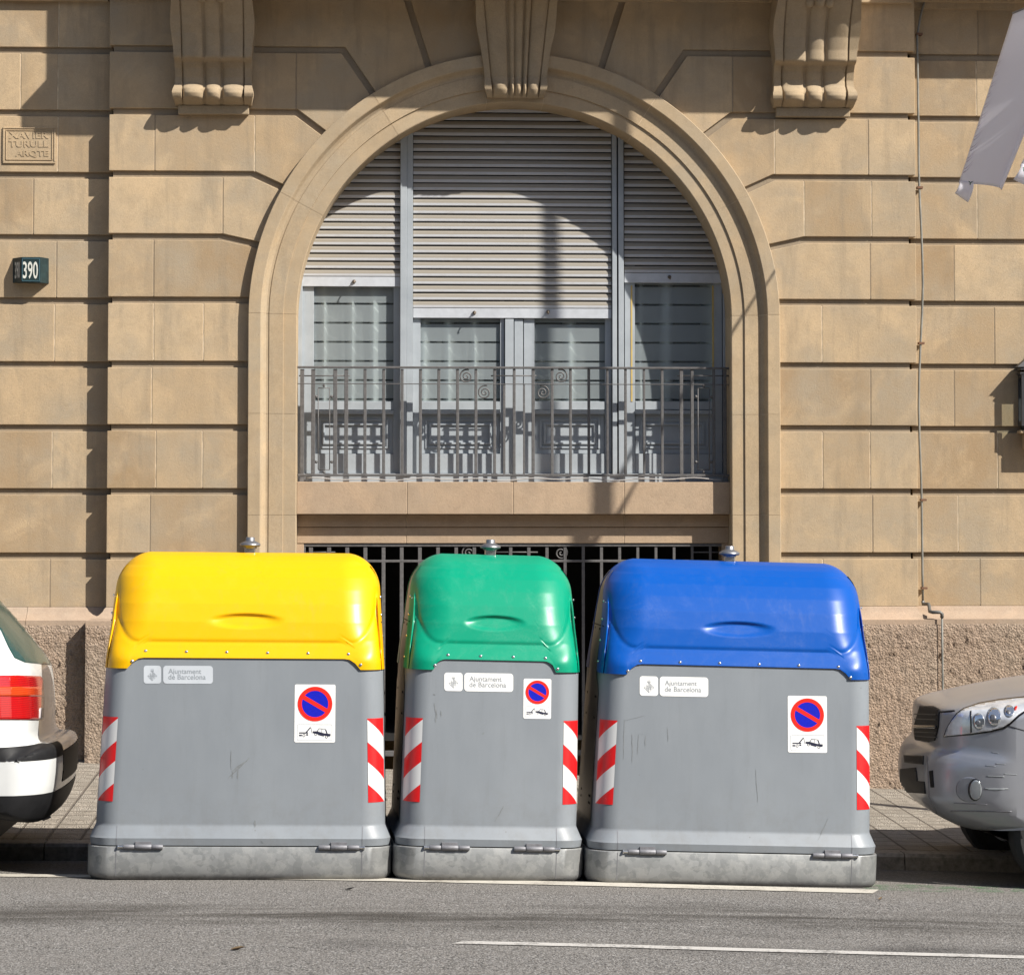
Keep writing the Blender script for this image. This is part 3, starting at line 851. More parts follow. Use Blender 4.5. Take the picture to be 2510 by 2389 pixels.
def cap(x0, x1, yw, out, ends):
    pc = MB(); zt_ = ZCAP; h = ZCAP-zc0
    prof = [(0, 0), (.012, -.012), (.02, -.03), (.045, -.055), (.085, -.075), (.10, -.085), (out, -.095), (out, -h)]
    a, b = ends
    vs = []
    for o, dz in prof:
        vs += [(x0-(o if a else 0), yw-o, zt_+dz), (x1+(o if b else 0), yw-o, zt_+dz)]
    n = len(prof); fs = [(2*i+1, 2*i, 2*i+2, 2*i+3) for i in range(n-1)]
    vs += [(x0-(o if a else 0), yw+.35, zt_+dz) for o, dz in prof] + [(x1+(o if b else 0), yw+.35, zt_+dz) for o, dz in prof]
    fs += [(2*i, 2*n+i, 2*n+i+1, 2*i+2) for i in range(n-1)] + [(2*i+3, 3*n+i+1, 3*n+i, 2*i+1) for i in range(n-1)]
    pc.tone = random.random(); pc.add(vs, fs); pc.obj('plinth_cap', MAT['plinthcap'], BLD, smooth=True, angle=30)
for a, b, e in ((XL, -2.5, (1, 0)), (-2.497, -1.98, (0, 0)), (1.98, 2.3, (0, 0)), (2.303, XR, (0, 1))): cap(a, b, 0, .135, e)
for a, b in ((-9, -4.6), (-4.597, -3.6), (-3.597, XL), (XR, 3.9), (3.903, 5.2), (5.203, 9)): cap(a, b, REC, .135, (0, 0))

# ---- window: frame, shutters, sashes, panes, curtains
YW = .385
wf = MB()
def pb(mbx, *a): mbx.pbox(*a)
pb(wf, 982, 200, 996, 1164, YW-.045, YW+.05); pb(wf, 998, 200, 1011, 1164, YW-.037, YW+.05)
pb(wf, 1500, 200, 1513, 1164, YW-.037, YW+.05); pb(wf, 1515, 200, 1530, 1164, YW-.045, YW+.05)
pb(wf, 728, 560, 740, 1164, YW-.02, YW+.06); pb(wf, 1772, 560, 1786, 1164, YW-.02, YW+.06)
pb(wf, 728, 1160, 1786, 1183, YW-.02, YW+.08)
WIN = wf.obj('window', MAT['wood'], BLD, bevel=.003)
# bottom rail / panel / sash of each light: (x0,x1,glass top)
LIGHTS = [(742, 981, 660), (1012, 1236, 730), (1284, 1499, 730), (1531, 1771, 650)]
for li, (a, b, top) in enumerate(LIGHTS):
    m_ = MB(); y0, y1 = YW+.012, YW+.055
    ls = 26 if li != 1 else 18; rs = 16 if li < 3 else 22
    if li == 1: rs = 10
    pb(m_, a, top, a+ls, 1160, y0, y1); pb(m_, b-rs, top, b, 1160, y0, y1)
    zr = [(984, 1003), (1003, 1014), (1110, 1160)]
    x0, x1 = a+ls+.5, b-rs-.5
    pb(m_, x0, 984, x1, 1004, y0-.004, y1); pb(m_, x0, 1005, x1, 1015, y0-.016, y1); pb(m_, x0, 1112, x1, 1160, y0-.002, y1)
    pb(m_, x0, 1015.5, x1, 1111.5, y0+.022, y1)
    for q, d in ((12, .014), (22, .008)):
        pb(m_, x0+q, 1015.5+q, x0+q+5, 1111-q, y0+d, y1-.01); pb(m_, x1-q-5, 1015.5+q, x1-q, 1111-q, y0+d, y1-.01)
        pb(m_, x0+q+5.3, 1015.5+q, x1-q-5.3, 1020+q, y0+d, y1-.01); pb(m_, x0+q+5.3, 1106-q, x1-q-5.3, 1111-q, y0+d, y1-.01)
    m_.obj('sash', MAT['wood'], WIN, bevel=.002)
    g_ = MB(); A = M(x0-1, top, YW+.035); B = M(x1+1, 985, YW+.035)
    g_.add([(A.x, YW+.035, B.z), (B.x, YW+.035, B.z), (B.x, YW+.035, A.z), (A.x, YW+.035, A.z)], [(0, 1, 2, 3)])
    g_.obj('pane', MAT['film'], WIN)
    c_ = MB(); rc_ = random.Random(20+li); ph = [rc_.uniform(0, 6) for _ in range(4)]
    def fold(u, A=A, B=B, ph=ph):
        x = (B.x-A.x)*u; s = x*25+ph[0]+1.3*math.sin(x*8+ph[1])+.5*math.sin(x*21+ph[2])
        return max(0, math.cos(s))**2.6
    def CU(u, v, A=A, B=B, ph=ph):
        x = A.x+(B.x-A.x)*u
        return Vector((x, YW+.105-.055*fold(u)*(.9+.1*math.sin(v*14+ph[3]))+.006*math.sin(x*60), B.z-.12+(A.z-B.z+.25)*v))
    NU_ = 170; c_.grid(CU, NU_, 14)
    for q_ in range(len(c_.t)): c_.t[q_] = .24+.75*fold(((q_ % (NU_-1))+.5)/(NU_-1))
    c_.obj('curtain', MAT['curtain'], WIN, smooth=True)
# centre meeting stiles
ms = MB(); pb(ms, 1238, 782, 1259, 1160, YW-.012, YW+.05); pb(ms, 1261, 782, 1282, 1160, YW+.004, YW+.05)
ms.obj('meeting_stile', MAT['wood'], WIN, bevel=.002)
for x in (1546, 1746):
    se = MB(); pb(se, x, 700, x+4.5, 984, YW+.009, YW+.034); se.obj('sealant_line', MAT['sealant'], WIN)
# roller shutters
def shutter(px0, px1, pyb, ptop, hooks):
    b = MB(); x0, x1 = xat(px0, YW), xat(px1, YW); zb_ = zat(pyb, YW); zt_ = zat(ptop, YW)
    p = .0596; z = zb_; prof = []
    sec = [(.000, .012, .0), (.01, -.0085, .0), (.10, -.0125, 0), (.38, -.0125, 0), (.55, -.0105, 1), (.66, -.0095, 1), (.68, -.0075, 1), (.88, -.0015, 1), (.885, .014, 2), (1.0, .014, 2)]
    while z < zt_:
        for i in range(len(sec)-1):
            (t0, d0, _), (t1, d1, dt) = sec[i], sec[i+1]
            b.tone = min(1, dt); b.mi = 1 if dt == 2 or i == 0 else 0
            b.add([(x0, YW+d0, z+p*t0), (x1, YW+d0, z+p*t0), (x1, YW+d1, z+p*t1), (x0, YW+d1, z+p*t1)], [(0, 1, 2, 3)])
        z += p
    o = b.obj('shutter', [MAT['shutter'], MAT['black']], WIN)
    r = MB(); zl = zat(pyb+24, YW); r.box(x0, x1, YW-.013, YW+.014, zl, zb_-.002)
    r.obj('shutter_rail', MAT['shutterbar'], WIN, bevel=.002)
    for hx, hy in hooks:
        h = MB(); q = M(hx, hy, YW-.013)
        h.lathe(q, [(0, -.016), (.012, -.014), (.014, -.004), (.014, .002)], 10, 'Y')
        h.tube([q+Vector((0, -.008, 0)), q+Vector((0, -.03, .004)), q+Vector((0, -.045, -.008)), q+Vector((0, -.04, -.022))], .005, 6)
        h.obj('shutter_hook', MAT['brass'], WIN, smooth=True)
shutter(728, 981, 680, 200, [(868, 690)]); shutter(1012, 1499, 756, 200, [(1163, 766), (1343, 764)]); shutter(1531, 1786, 668, 200, [(1641, 679)])

# ---- wrought iron railing and basement grille
def scroll(b, c, r, y, turns=2.1, flip=1, th=.006):
    pts = []; n = 56
    for i in range(n+1):
        t = i/n; a = turns*2*math.pi*t; rr = r*(1-t*.93)
        pts.append((c[0]+flip*rr*math.cos(a+1.2), y, c[1]+rr*math.sin(a+1.2)))
    b.tube(pts, th, 6)
YRL = .155
rl = MB()
pb(rl, 729, 897, 1790, 905, YRL-.02, YRL+.02); pb(rl, 729, 939, 1790, 943.5, YRL-.012, YRL+.012); pb(rl, 729, 1161, 1790, 1168, YRL-.016, YRL+.016)
RAIL = rl.obj('railing', MAT['iron'], BLD, bevel=.003)
def small(name, fn, parent, mat=None, **k):
    b = MB(); fn(b); return b.obj(name, mat or MAT['iron'], parent, **k)
for a, b in ((733, 857), (1203, 1315), (1660, 1787)):
    small('short_bar', lambda m_: m_.tube([M(a, 921, YRL), M(b, 921, YRL)], .0055, 6), RAIL, smooth=True)
full = [(736,745),(763,772),(817,826),(844,853),(891,898),(937,944),(982,989),(1027,1034),(1072,1079),(1118,1125),(1163,1170),(1209,1216),(1257,1264),(1303,1311),(1350,1357),(1395,1402),(1440,1447),(1486,1492),(1530,1537),(1576,1582),(1620,1627),(1666,1675),(1693,1701),(1746,1754),(1773,1782)]
for a, b in full: small('baluster', lambda m_: m_.pbox(a, 904.5, b, 1162, YRL-.010, YRL+.010), RAIL, bevel=.003)
for a, b in ((1233, 1239), (1282, 1287)): small('baluster', lambda m_: m_.pbox(a, 943, b, 1162, YRL-.008, YRL+.008), RAIL, bevel=.002)
for x, y, f in ((1143, 923, 1), (1188, 962, 1), (1375, 922, -1), (1330, 962, -1)):
    small('scroll', lambda m_: scroll(m_, (xat(x, YRL), zat(y, YRL)), .053, YRL, flip=f), RAIL, smooth=True)
for a, b in ((780, 808), (1711, 1739)):
    def loop(m_):
        pts = [M(a, 951, YRL), M(b, 951, YRL), M(b, 1151, YRL), M(a, 1151, YRL)]
        for i in range(4): m_.tube([pts[i], pts[(i+1) % 4]], .004, 6)
        for x, y in ((a-5, 972), (b+5, 972), (a-5, 1132), (b+5, 1132), ((a+b)/2, 945), ((a+b)/2, 1157)):
            m_.lathe(M(x, y, YRL), [(0, -.012), (.008, -.009), (.012, 0), (.008, .009), (0, .012)], 8)
    small('frame_loop', loop, RAIL, smooth=True)
for x in (742, 848, 1260, 1672, 1778):
    def foot(m_):
        p = M(x, 1176, YRL)
        z1 = zat(1167, YRL); z0 = zat(1181, YRL)
        m_.add([(p.x-.017, YRL-.012, z1), (p.x+.017, YRL-.012, z1), (p.x+.017, YRL+.012, z1), (p.x-.017, YRL+.012, z1), (p.x-.024, YRL-.02, z0-.01), (p.x+.024, YRL-.02, z0-.01), (p.x+.024, YRL+.02, z0-.01), (p.x-.024, YRL+.02, z0-.01)],
               [(3,2,1,0), (4,5,6,7), (0,1,5,4), (1,2,6,5), (2,3,7,6), (3,0,4,7)])
    small('rail_foot', foot, RAIL)
YG = .235
gr = MB()
pb(gr, 741, 1332, 1778, 1339, YG-.015, YG+.015); pb(gr, 748, 1372, 1772, 1377.5, YG-.010, YG+.010)
pb(gr, 741, 1340, 747, 1900, YG-.012, YG+.012); pb(gr, 1772, 1340, 1778, 1900, YG-.012, YG+.012); pb(gr, 748, 1840, 1771, 1850, YG-.010, YG+.010)
GRI = gr.obj('basement_grille', MAT['iron'], BLD, bevel=.003)
x = 757
while x < 1765:
    a = x; small('grille_bar', lambda m_: m_.pbox(a, 1339.5, a+8, 1895, YG-.009, YG+.009), GRI, bevel=.002); x += 44.6
for a, b in ((750, 822), (1205, 1318), (1698, 1772)):
    small('short_bar', lambda m_: m_.tube([M(a, 1353, YG), M(b, 1353, YG)], .0055, 6), GRI, smooth=True)
for x, f in ((1148, 1), (1375, -1)):
    small('scroll', lambda m_: scroll(m_, (xat(x, YG), zat(1355, YG)), .053, YG, flip=f), GRI, smooth=True)
# cable clipped along the foot of the railing
cb = MB(); pts = []
for i in range(60):
    x = 752+(1770-752)*i/59
    pts.append(M(x, 1174+2.2*math.sin(x*.047)+1.5*math.sin(x*.021+1), .125))
cb.tube(pts, .0045, 6)
props(cb.obj('cable', MAT['cable'], smooth=True), 'thin pale cable along the foot of the window railing', 'cable')

# ---- carved name plaque
pq = MB(); YQ = REC-.012
pb(pq, 7, 312, 136, 401, REC-.006, REC+.02)
for a in ((7, 312, 136, 316), (7, 396, 136, 401), (7, 316.3, 11, 395.7), (132, 316.3, 136, 395.7), (14, 319, 129, 321), (14, 391, 129, 393), (14, 321.3, 16, 390.7), (127, 321.3, 129, 390.7)):
    pb(pq, *a, REC-.0115, REC-.004)
PLQ = pq.obj('plaque', MAT['surround'], BLD, bevel=.002)
lt = MB()
for txt, px0, px1, py0, py1 in (('XAVIER', 22, 119, 324, 340), ('TURULL', 22, 119, 345, 361), ('ARQTE', 38, 119, 369, 386)):
    vs, fs = text_geo(txt, 1, .02)
    xa, xb = min(v[0] for v in vs), max(v[0] for v in vs); ya, yb = min(v[1] for v in vs), max(v[1] for v in vs)
    def pt(v, y):
        q = M(px0+(v[0]-xa)/(xb-xa)*(px1-px0), py1+(v[1]-ya)/(yb-ya)*(py0-py1), REC-.006); return (q.x, y, q.z)
    lt.add([pt(v, REC-.0095) for v in vs], fs)
    # side walls of the raised letters
    n0 = len(lt.v); lt.v += [Vector(pt(v, REC-.004)) for v in vs]
    cnt = {}
    for f in fs:
        for i in range(len(f)):
            e = (f[i], f[(i+1) % len(f)]); cnt[e] = 1
    for (a, b) in list(cnt):
        if (b, a) not in cnt: lt.face((n0-len(vs)+b, n0-len(vs)+a, n0+a, n0+b))
lt.obj('lettering', MAT['surround'], PLQ)
# ---------------------------------------------------------------- recycling bins
def smooth(t):
    t = max(0., min(1., t)); return t*t*(3-2*t)
ZT = 1.805
def hd_lid(z):   # half depth of the lid drum
    T = [(1.10, .472), (1.20, .468), (1.32, .456), (1.42, .428), (1.52, .385), (1.60, .338), (1.67, .284), (1.72, .230), (1.76, .165), (1.785, .105), (1.80, .045), (1.805, .02)]
    return interp(T, z)
OFF = [.058]
def w_lid(z, hw):   # half width of the lid outline
    w = hw-OFF[0]-.032*max(0, min(1, (z-1.16)/.44))
    if z > 1.59:
        r = .205; t = min(1, (z-1.59)/(ZT-1.59)); w -= r*(1-math.sqrt(max(0, 1-t*t*.985)))
    return w
def hd_body(z): return interp([(.30, .560), (1.05, .505), (1.22, .490)], z)
def w_body(z, hw): return interp([(.30, hw-.036), (1.22, hw-OFF[0]-.009)], z)
NS, NC, NF = 8, 30, 48
def half_section(w, hd, rc, yseam, frac=None):
    """front half of a rounded rectangle (front is -y), from the left seam round to the right seam; list of (x,y,nx,ny)"""
    rc = min(rc, hd*.92, w*.6); out = []
    y0 = -min(yseam, hd-rc-.001)
    for k in range(NS): out.append((-w, y0+(-(hd-rc)-y0)*k/NS, -1, 0))
    for k in range(NC):
        a = math.pi/2*k/NC; out.append((-(w-rc)-rc*math.cos(a), -(hd-rc)-rc*math.sin(a), -math.cos(a), -math.sin(a)))
    for k in range(NF+1): out.append((-(w-rc)+2*(w-rc)*k/NF, -hd, 0, -1))
    for k in range(NC-1, -1, -1):
        a = math.pi/2*k/NC; out.append(((w-rc)+rc*math.cos(a), -(hd-rc)-rc*math.sin(a), math.cos(a), -math.sin(a)))
    for k in range(NS-1, -1, -1): out.append((w, y0+(-(hd-rc)-y0)*k/NS, 1, 0))
    return out

def lid_mesh(hw):
    rows = 112
    # fixed columns: reference section sets zb and the crease height
    ref = half_section(w_lid(1.3, hw), hd_lid(1.3), .205, .2)
    wr = w_lid(1.3, hw); zbs = []; zus = []
    wb_ = w_lid(1.18, hw)
    for i_, (x, y, nx, ny) in enumerate(ref):
        xb = half_section_pt(i_, wb_, hd_lid(1.18), .140, .47*hd_lid(1.18))[0]
        e = wb_-abs(xb)
        t = (e-.155)/.06
        zb = 1.162 + .060*(1 if t >= 1 else (0 if t <= 0 else math.sqrt(1-(1-t)**2)))
        zbs.append(zb)
        e = wr+.012-abs(x); q = max(0, (.235-e)/.20)
        if q < 1: zu = 1.63-.318*(1-q**2.5)**(1/2.5)
        else: zu = 1.63 
        # on the flat side (facing sideways) the crease runs out
        zus.append(zu)
    verts = []; n = len(ref)
    sl = []
    for i in range(n):
        a, b = max(0, i-1), min(n-1, i+1)
        ds = math.dist(ref[a][:2], ref[b][:2]) or 1e-6
        sl.append(1/math.sqrt(1+((zus[b]-zus[a])/ds)**2))
    # refine columns in the cut-out transition by remapping is not needed: NF is fine
    for j in range(rows+1):
        v = j/rows
        for i in range(n):
            z = zbs[i]+(ZT-zbs[i])*(v if v < .8 else v)
            w = w_lid(z, hw); hd = hd_lid(z)
            rc = (.136+.089*smooth((z-1.18)/.26)) if z < 1.6 else .225*(1-.2*(z-1.6)/.2)
            x, y, nx, ny = half_section_pt(i, w, hd, rc, .47*hd)
            zu = zus[i]
            side = smooth((abs(nx)-.985)/.015)       # pure side walls have no crease
            fl = .036*smooth((zu-z)*sl[i]/.11)*smooth((1.66-z)/.2)
            d = 0
            dz = (z-zu)*sl[i]
            d -= .0052*math.exp(-((dz+.004)/.012)**2)*(1-side)*smooth((1.62-z)/.10)
            # roll the flange outwards at the lower corners
            # handle dent
            if ny < -.99:
                a, b = min(.215, hw*.34), .046
                rr = (x/a)**2+((z-1.425)/b)**2
                if rr < 1:
                    tt = (z-1.425)/b
                    depth = .020*smooth((1-rr)/.75)*(.5+.5*smooth((tt+1)/1.5))
                    d -= depth
            verts.append((x+nx*d, y+ny*d-(smooth(abs(ny)/.45)*fl if ny < 0 else 0), z))
    faces = [(j*n+i, j*n+i+1, (j+1)*n+i+1, (j+1)*n+i) for j in range(rows) for i in range(n-1)]
    # turned-in lower lip
    k0 = len(verts)
    for i in range(n):
        x, y, z = verts[i]; nx, ny = ref[i][2], ref[i][3]
        verts.append((x-nx*.014, y-ny*.014, z+.001))
    faces += [(k0+i, k0+i+1, i+1, i) for i in range(n-1)]
    # side hems
    for c, s in ((0, 1), (n-1, -1)):
        k1 = len(verts)
        for j in range(rows+1):
            x, y, z = verts[j*n+c]; verts.append((x+s*.016, y, z))
        for j in range(rows):
            f = (k1+j, j*n+c, (j+1)*n+c, k1+j+1); faces.append(f if s > 0 else f[::-1])
    return verts, faces
def half_section_pt(i, w, hd, rc, ys):
    rc = min(rc, hd*.92, w*.6); y0 = -min(ys, max(0.005, hd-rc-.001))
    n = 2*(NS+NC)+NF+1
    m = i if i < NS+NC else (n-1-i if i >= NS+NC+NF+1 else None); s = -1 if i < n/2 else 1
    if m is None:
        k = i-NS-NC; return (-(w-rc)+2*(w-rc)*k/NF, -hd, 0, -1)
    if m < NS: return (s*w, y0+(-(hd-rc)-y0)*m/NS, s, 0)
    a = math.pi/2*(m-NS)/NC
    return (s*((w-rc)+rc*math.cos(a)), -(hd-rc)-rc*math.sin(a), s*math.cos(a), -math.sin(a))

def ring(w, hd, rc, n=10):
    out = []
    for sx, sy, a0 in ((1, -1, -90), (1, 1, 0), (-1, 1, 90), (-1, -1, 180)):
        for k in range(n+1):
            a = rad(a0+90*k/n); out.append((sx*(w-rc)+rc*math.cos(a), sy*(hd-rc)+rc*math.sin(a)))
    return out
def loft(levels, n=10, top=True, bottom=True):
    vs = []; fs = []; m = 4*(n+1)
    for z, w, hd, rc in levels: vs += [(x, y, z) for x, y in ring(w, hd, rc, n)]
    for j in range(len(levels)-1):
        for i in range(m): fs.append((j*m+i, j*m+(i+1) % m, (j+1)*m+(i+1) % m, (j+1)*m+i))
    if bottom: fs.append(tuple(range(m-1, -1, -1)))
    if top: fs.append(tuple(range((len(levels)-1)*m, len(levels)*m)))
    return vs, fs

class Patch:
    """things stuck on a surface: points given in photo pixels are dropped on the surface along the sight line"""
    def __init__(s, verts, faces, Mw):
        s.W = [Mw @ Vector(v) for v in verts]
        s.bvh = BVHTree.FromPolygons(s.W, faces); s.Mw = Mw; s.inv = Mw.inverted()
    def at(s, px, py, off=0):
        d = ray(px, py); loc, nor, i, dist = s.bvh.ray_cast(CAM, d)
        if loc is None: return None
        if nor.dot(d) > 0: nor = -nor
        return loc + nor*off
    def flat(s, polys, off):
        """polys: (list of px points, faces)"""
        vs, fs = [], []
        for pts, faces in polys:
            n = len(vs)
            for p in pts:
                q = s.at(p[0], p[1], off)
                if q is None: return None
                vs.append(q)
            fs += [tuple(n+i for i in f) for f in faces]
        return vs, fs
    def area(s, poly, off, step=7, thick=.006):
        """polygon with curvature: subdivided, dropped on the surface, with a rim"""
        bm = bmesh.new()
        bm.faces.new([bm.verts.new((x, y, 0)) for x, y in poly])
        xs = [p[0] for p in poly]; ys = [p[1] for p in poly]
        for ax, lo, hi in ((0, min(xs), max(xs)), (1, min(ys), max(ys))):
            c = lo+step
            while c < hi-.5:
                bmesh.ops.bisect_plane(bm, geom=bm.verts[:]+bm.edges[:]+bm.faces[:], dist=1e-5, plane_co=(c, c, 0), plane_no=(1, 0, 0) if ax == 0 else (0, 1, 0))
                c += step
        bmesh.ops.triangulate(bm, faces=bm.faces[:])
        bm.verts.ensure_lookup_table(); bm.verts.index_update()
        ok = {}; vs = []
        for v in bm.verts:
            q = s.at(v.co.x, v.co.y, off)
            if q is not None: ok[v.index] = len(vs); vs.append(q)
        fs = []
        for f in bm.faces:
            ids = [v.index for v in f.verts]
            if all(i in ok for i in ids):
                t = [ok[i] for i in ids]
                n = (vs[t[1]]-vs[t[0]]).cross(vs[t[2]]-vs[t[0]])
                fs.append(tuple(t) if n.dot(CAM-vs[t[0]]) > 0 else tuple(t[::-1]))
        bm.free()
        return vs, fs
def rrect(x0, y0, x1, y1, r, n=5):
    out = []
    for cx, cy, a0 in ((x1-r, y0+r, -90), (x1-r, y1-r, 0), (x0+r, y1-r, 90), (x0+r, y0+r, 180)):
        for k in range(n+1):
            a = rad(a0+90*k/n); out.append((cx+r*math.cos(a), cy+r*math.sin(a)))
    return out
def circ(cx, cy, rx, ry, n=40): return [(cx+rx*math.cos(2*math.pi*k/n), cy+ry*math.sin(2*math.pi*k/n)) for k in range(n)]
def shear(pts, c, sl, leanx=0): return [(x+leanx*(y-c[1]), y+sl*(x-c[0])) for x, y in pts]

def stuck(name, P, polys, off, mat, parent, **k):
    r = P.flat(polys, off)
    if r is None: print('MISS', name); return None
    vs, fs = r
    # face the camera
    f2 = []
    for f in fs:
        a, b, c = vs[f[0]], vs[f[1]], vs[f[2]]
        n = Vector((0, 0, 0))
        for i in range(len(f)): n += vs[f[i]].cross(vs[f[(i+1) % len(f)]])
        f2.append(f if n.dot(CAM-a) > 0 else f[::-1])
    return mesh_obj(name, vs, f2, mat, parent, **k)
def poly(p): return (p, [tuple(range(len(p)))])

def tow_picto(x0, y0, w, h):
    """tow truck bed with crane and a hooked car, in a w x h box; returns list of polygons"""
    X = lambda u: x0+u*w
    Y = lambda v: y0+v*h
    P = []
    P.append([(X(.02), Y(.50)), (X(.30), Y(.50)), (X(.30), Y(.58)), (X(.02), Y(.58))])
    P.append([(X(.02), Y(.66)), (X(.11), Y(.66)), (X(.11), Y(.76)), (X(.02), Y(.76))])
    P.append([(X(.24), Y(.62)), (X(.30), Y(.62)), (X(.30), Y(.72)), (X(.24), Y(.72))])
    P.append([(X(.22), Y(.49)), (X(.27), Y(.49)), (X(.385), Y(.16)), (X(.355), Y(.14))])
    P.append([(X(.375), Y(.16)), (X(.387), Y(.16)), (X(.42), Y(.56)), (X(.41), Y(.57))])
    P.append([(X(.44), Y(.42)), (X(.57), Y(.42)), (X(.80), Y(.56)), (X(.985), Y(.60)), (X(.985), Y(.74)), (X(.94), Y(.78)), (X(.44), Y(.55))])
    P.append([(X(.60), Y(.62)), (X(.78), Y(.72)), (X(.78), Y(.78)), (X(.60), Y(.68))])
    P.append([(X(.56), Y(.43)), (X(.62), Y(.24)), (X(.64), Y(.24)), (X(.585), Y(.44))])
    P.append([(X(.62), Y(.22)), (X(.82), Y(.26)), (X(.82), Y(.285)), (X(.62), Y(.25))])
    P.append([(X(.81), Y(.27)), (X(.85), Y(.30)), (X(.895), Y(.58)), (X(.86), Y(.57))])
    P.append([(X(.715), Y(.25)), (X(.725), Y(.25)), (X(.72), Y(.50)), (X(.71), Y(.50))])
    for cx, cy in ((.17, .72), (.53, .62), (.86, .80)):
        o = circ(X(cx), Y(cy), w*.043, h*.105, 20); i = circ(X(cx), Y(cy), w*.028, h*.068, 20)
        for k in range(20): P.append([o[k], o[(k+1) % 20], i[(k+1) % 20], i[k]])
    return [poly(p) for p in P]

def knob(parent, Mw, z):
    b = MB()
    b.box(-.030, .030, -.030, .030, ZT-.06, z-.055)
    pole = [Mw @ v for v in b.v]
    mesh_obj('lifting_post', pole, b.f, MAT['chrome'], parent, bevel=.004)
    b = MB(); b.lathe((0, 0, z), [(.0, -.062), (.036, -.062), (.041, -.052), (.054, -.05), (.060, -.043), (.058, -.034), (.043, -.026), (.030, -.020), (.026, -.014), (.026, -.001), (.022, .003), (0, .003)], 28)
    mesh_obj('lifting_knob', [Mw @ v for v in b.v], b.f, MAT['knob'], parent, smooth=True, angle=50)

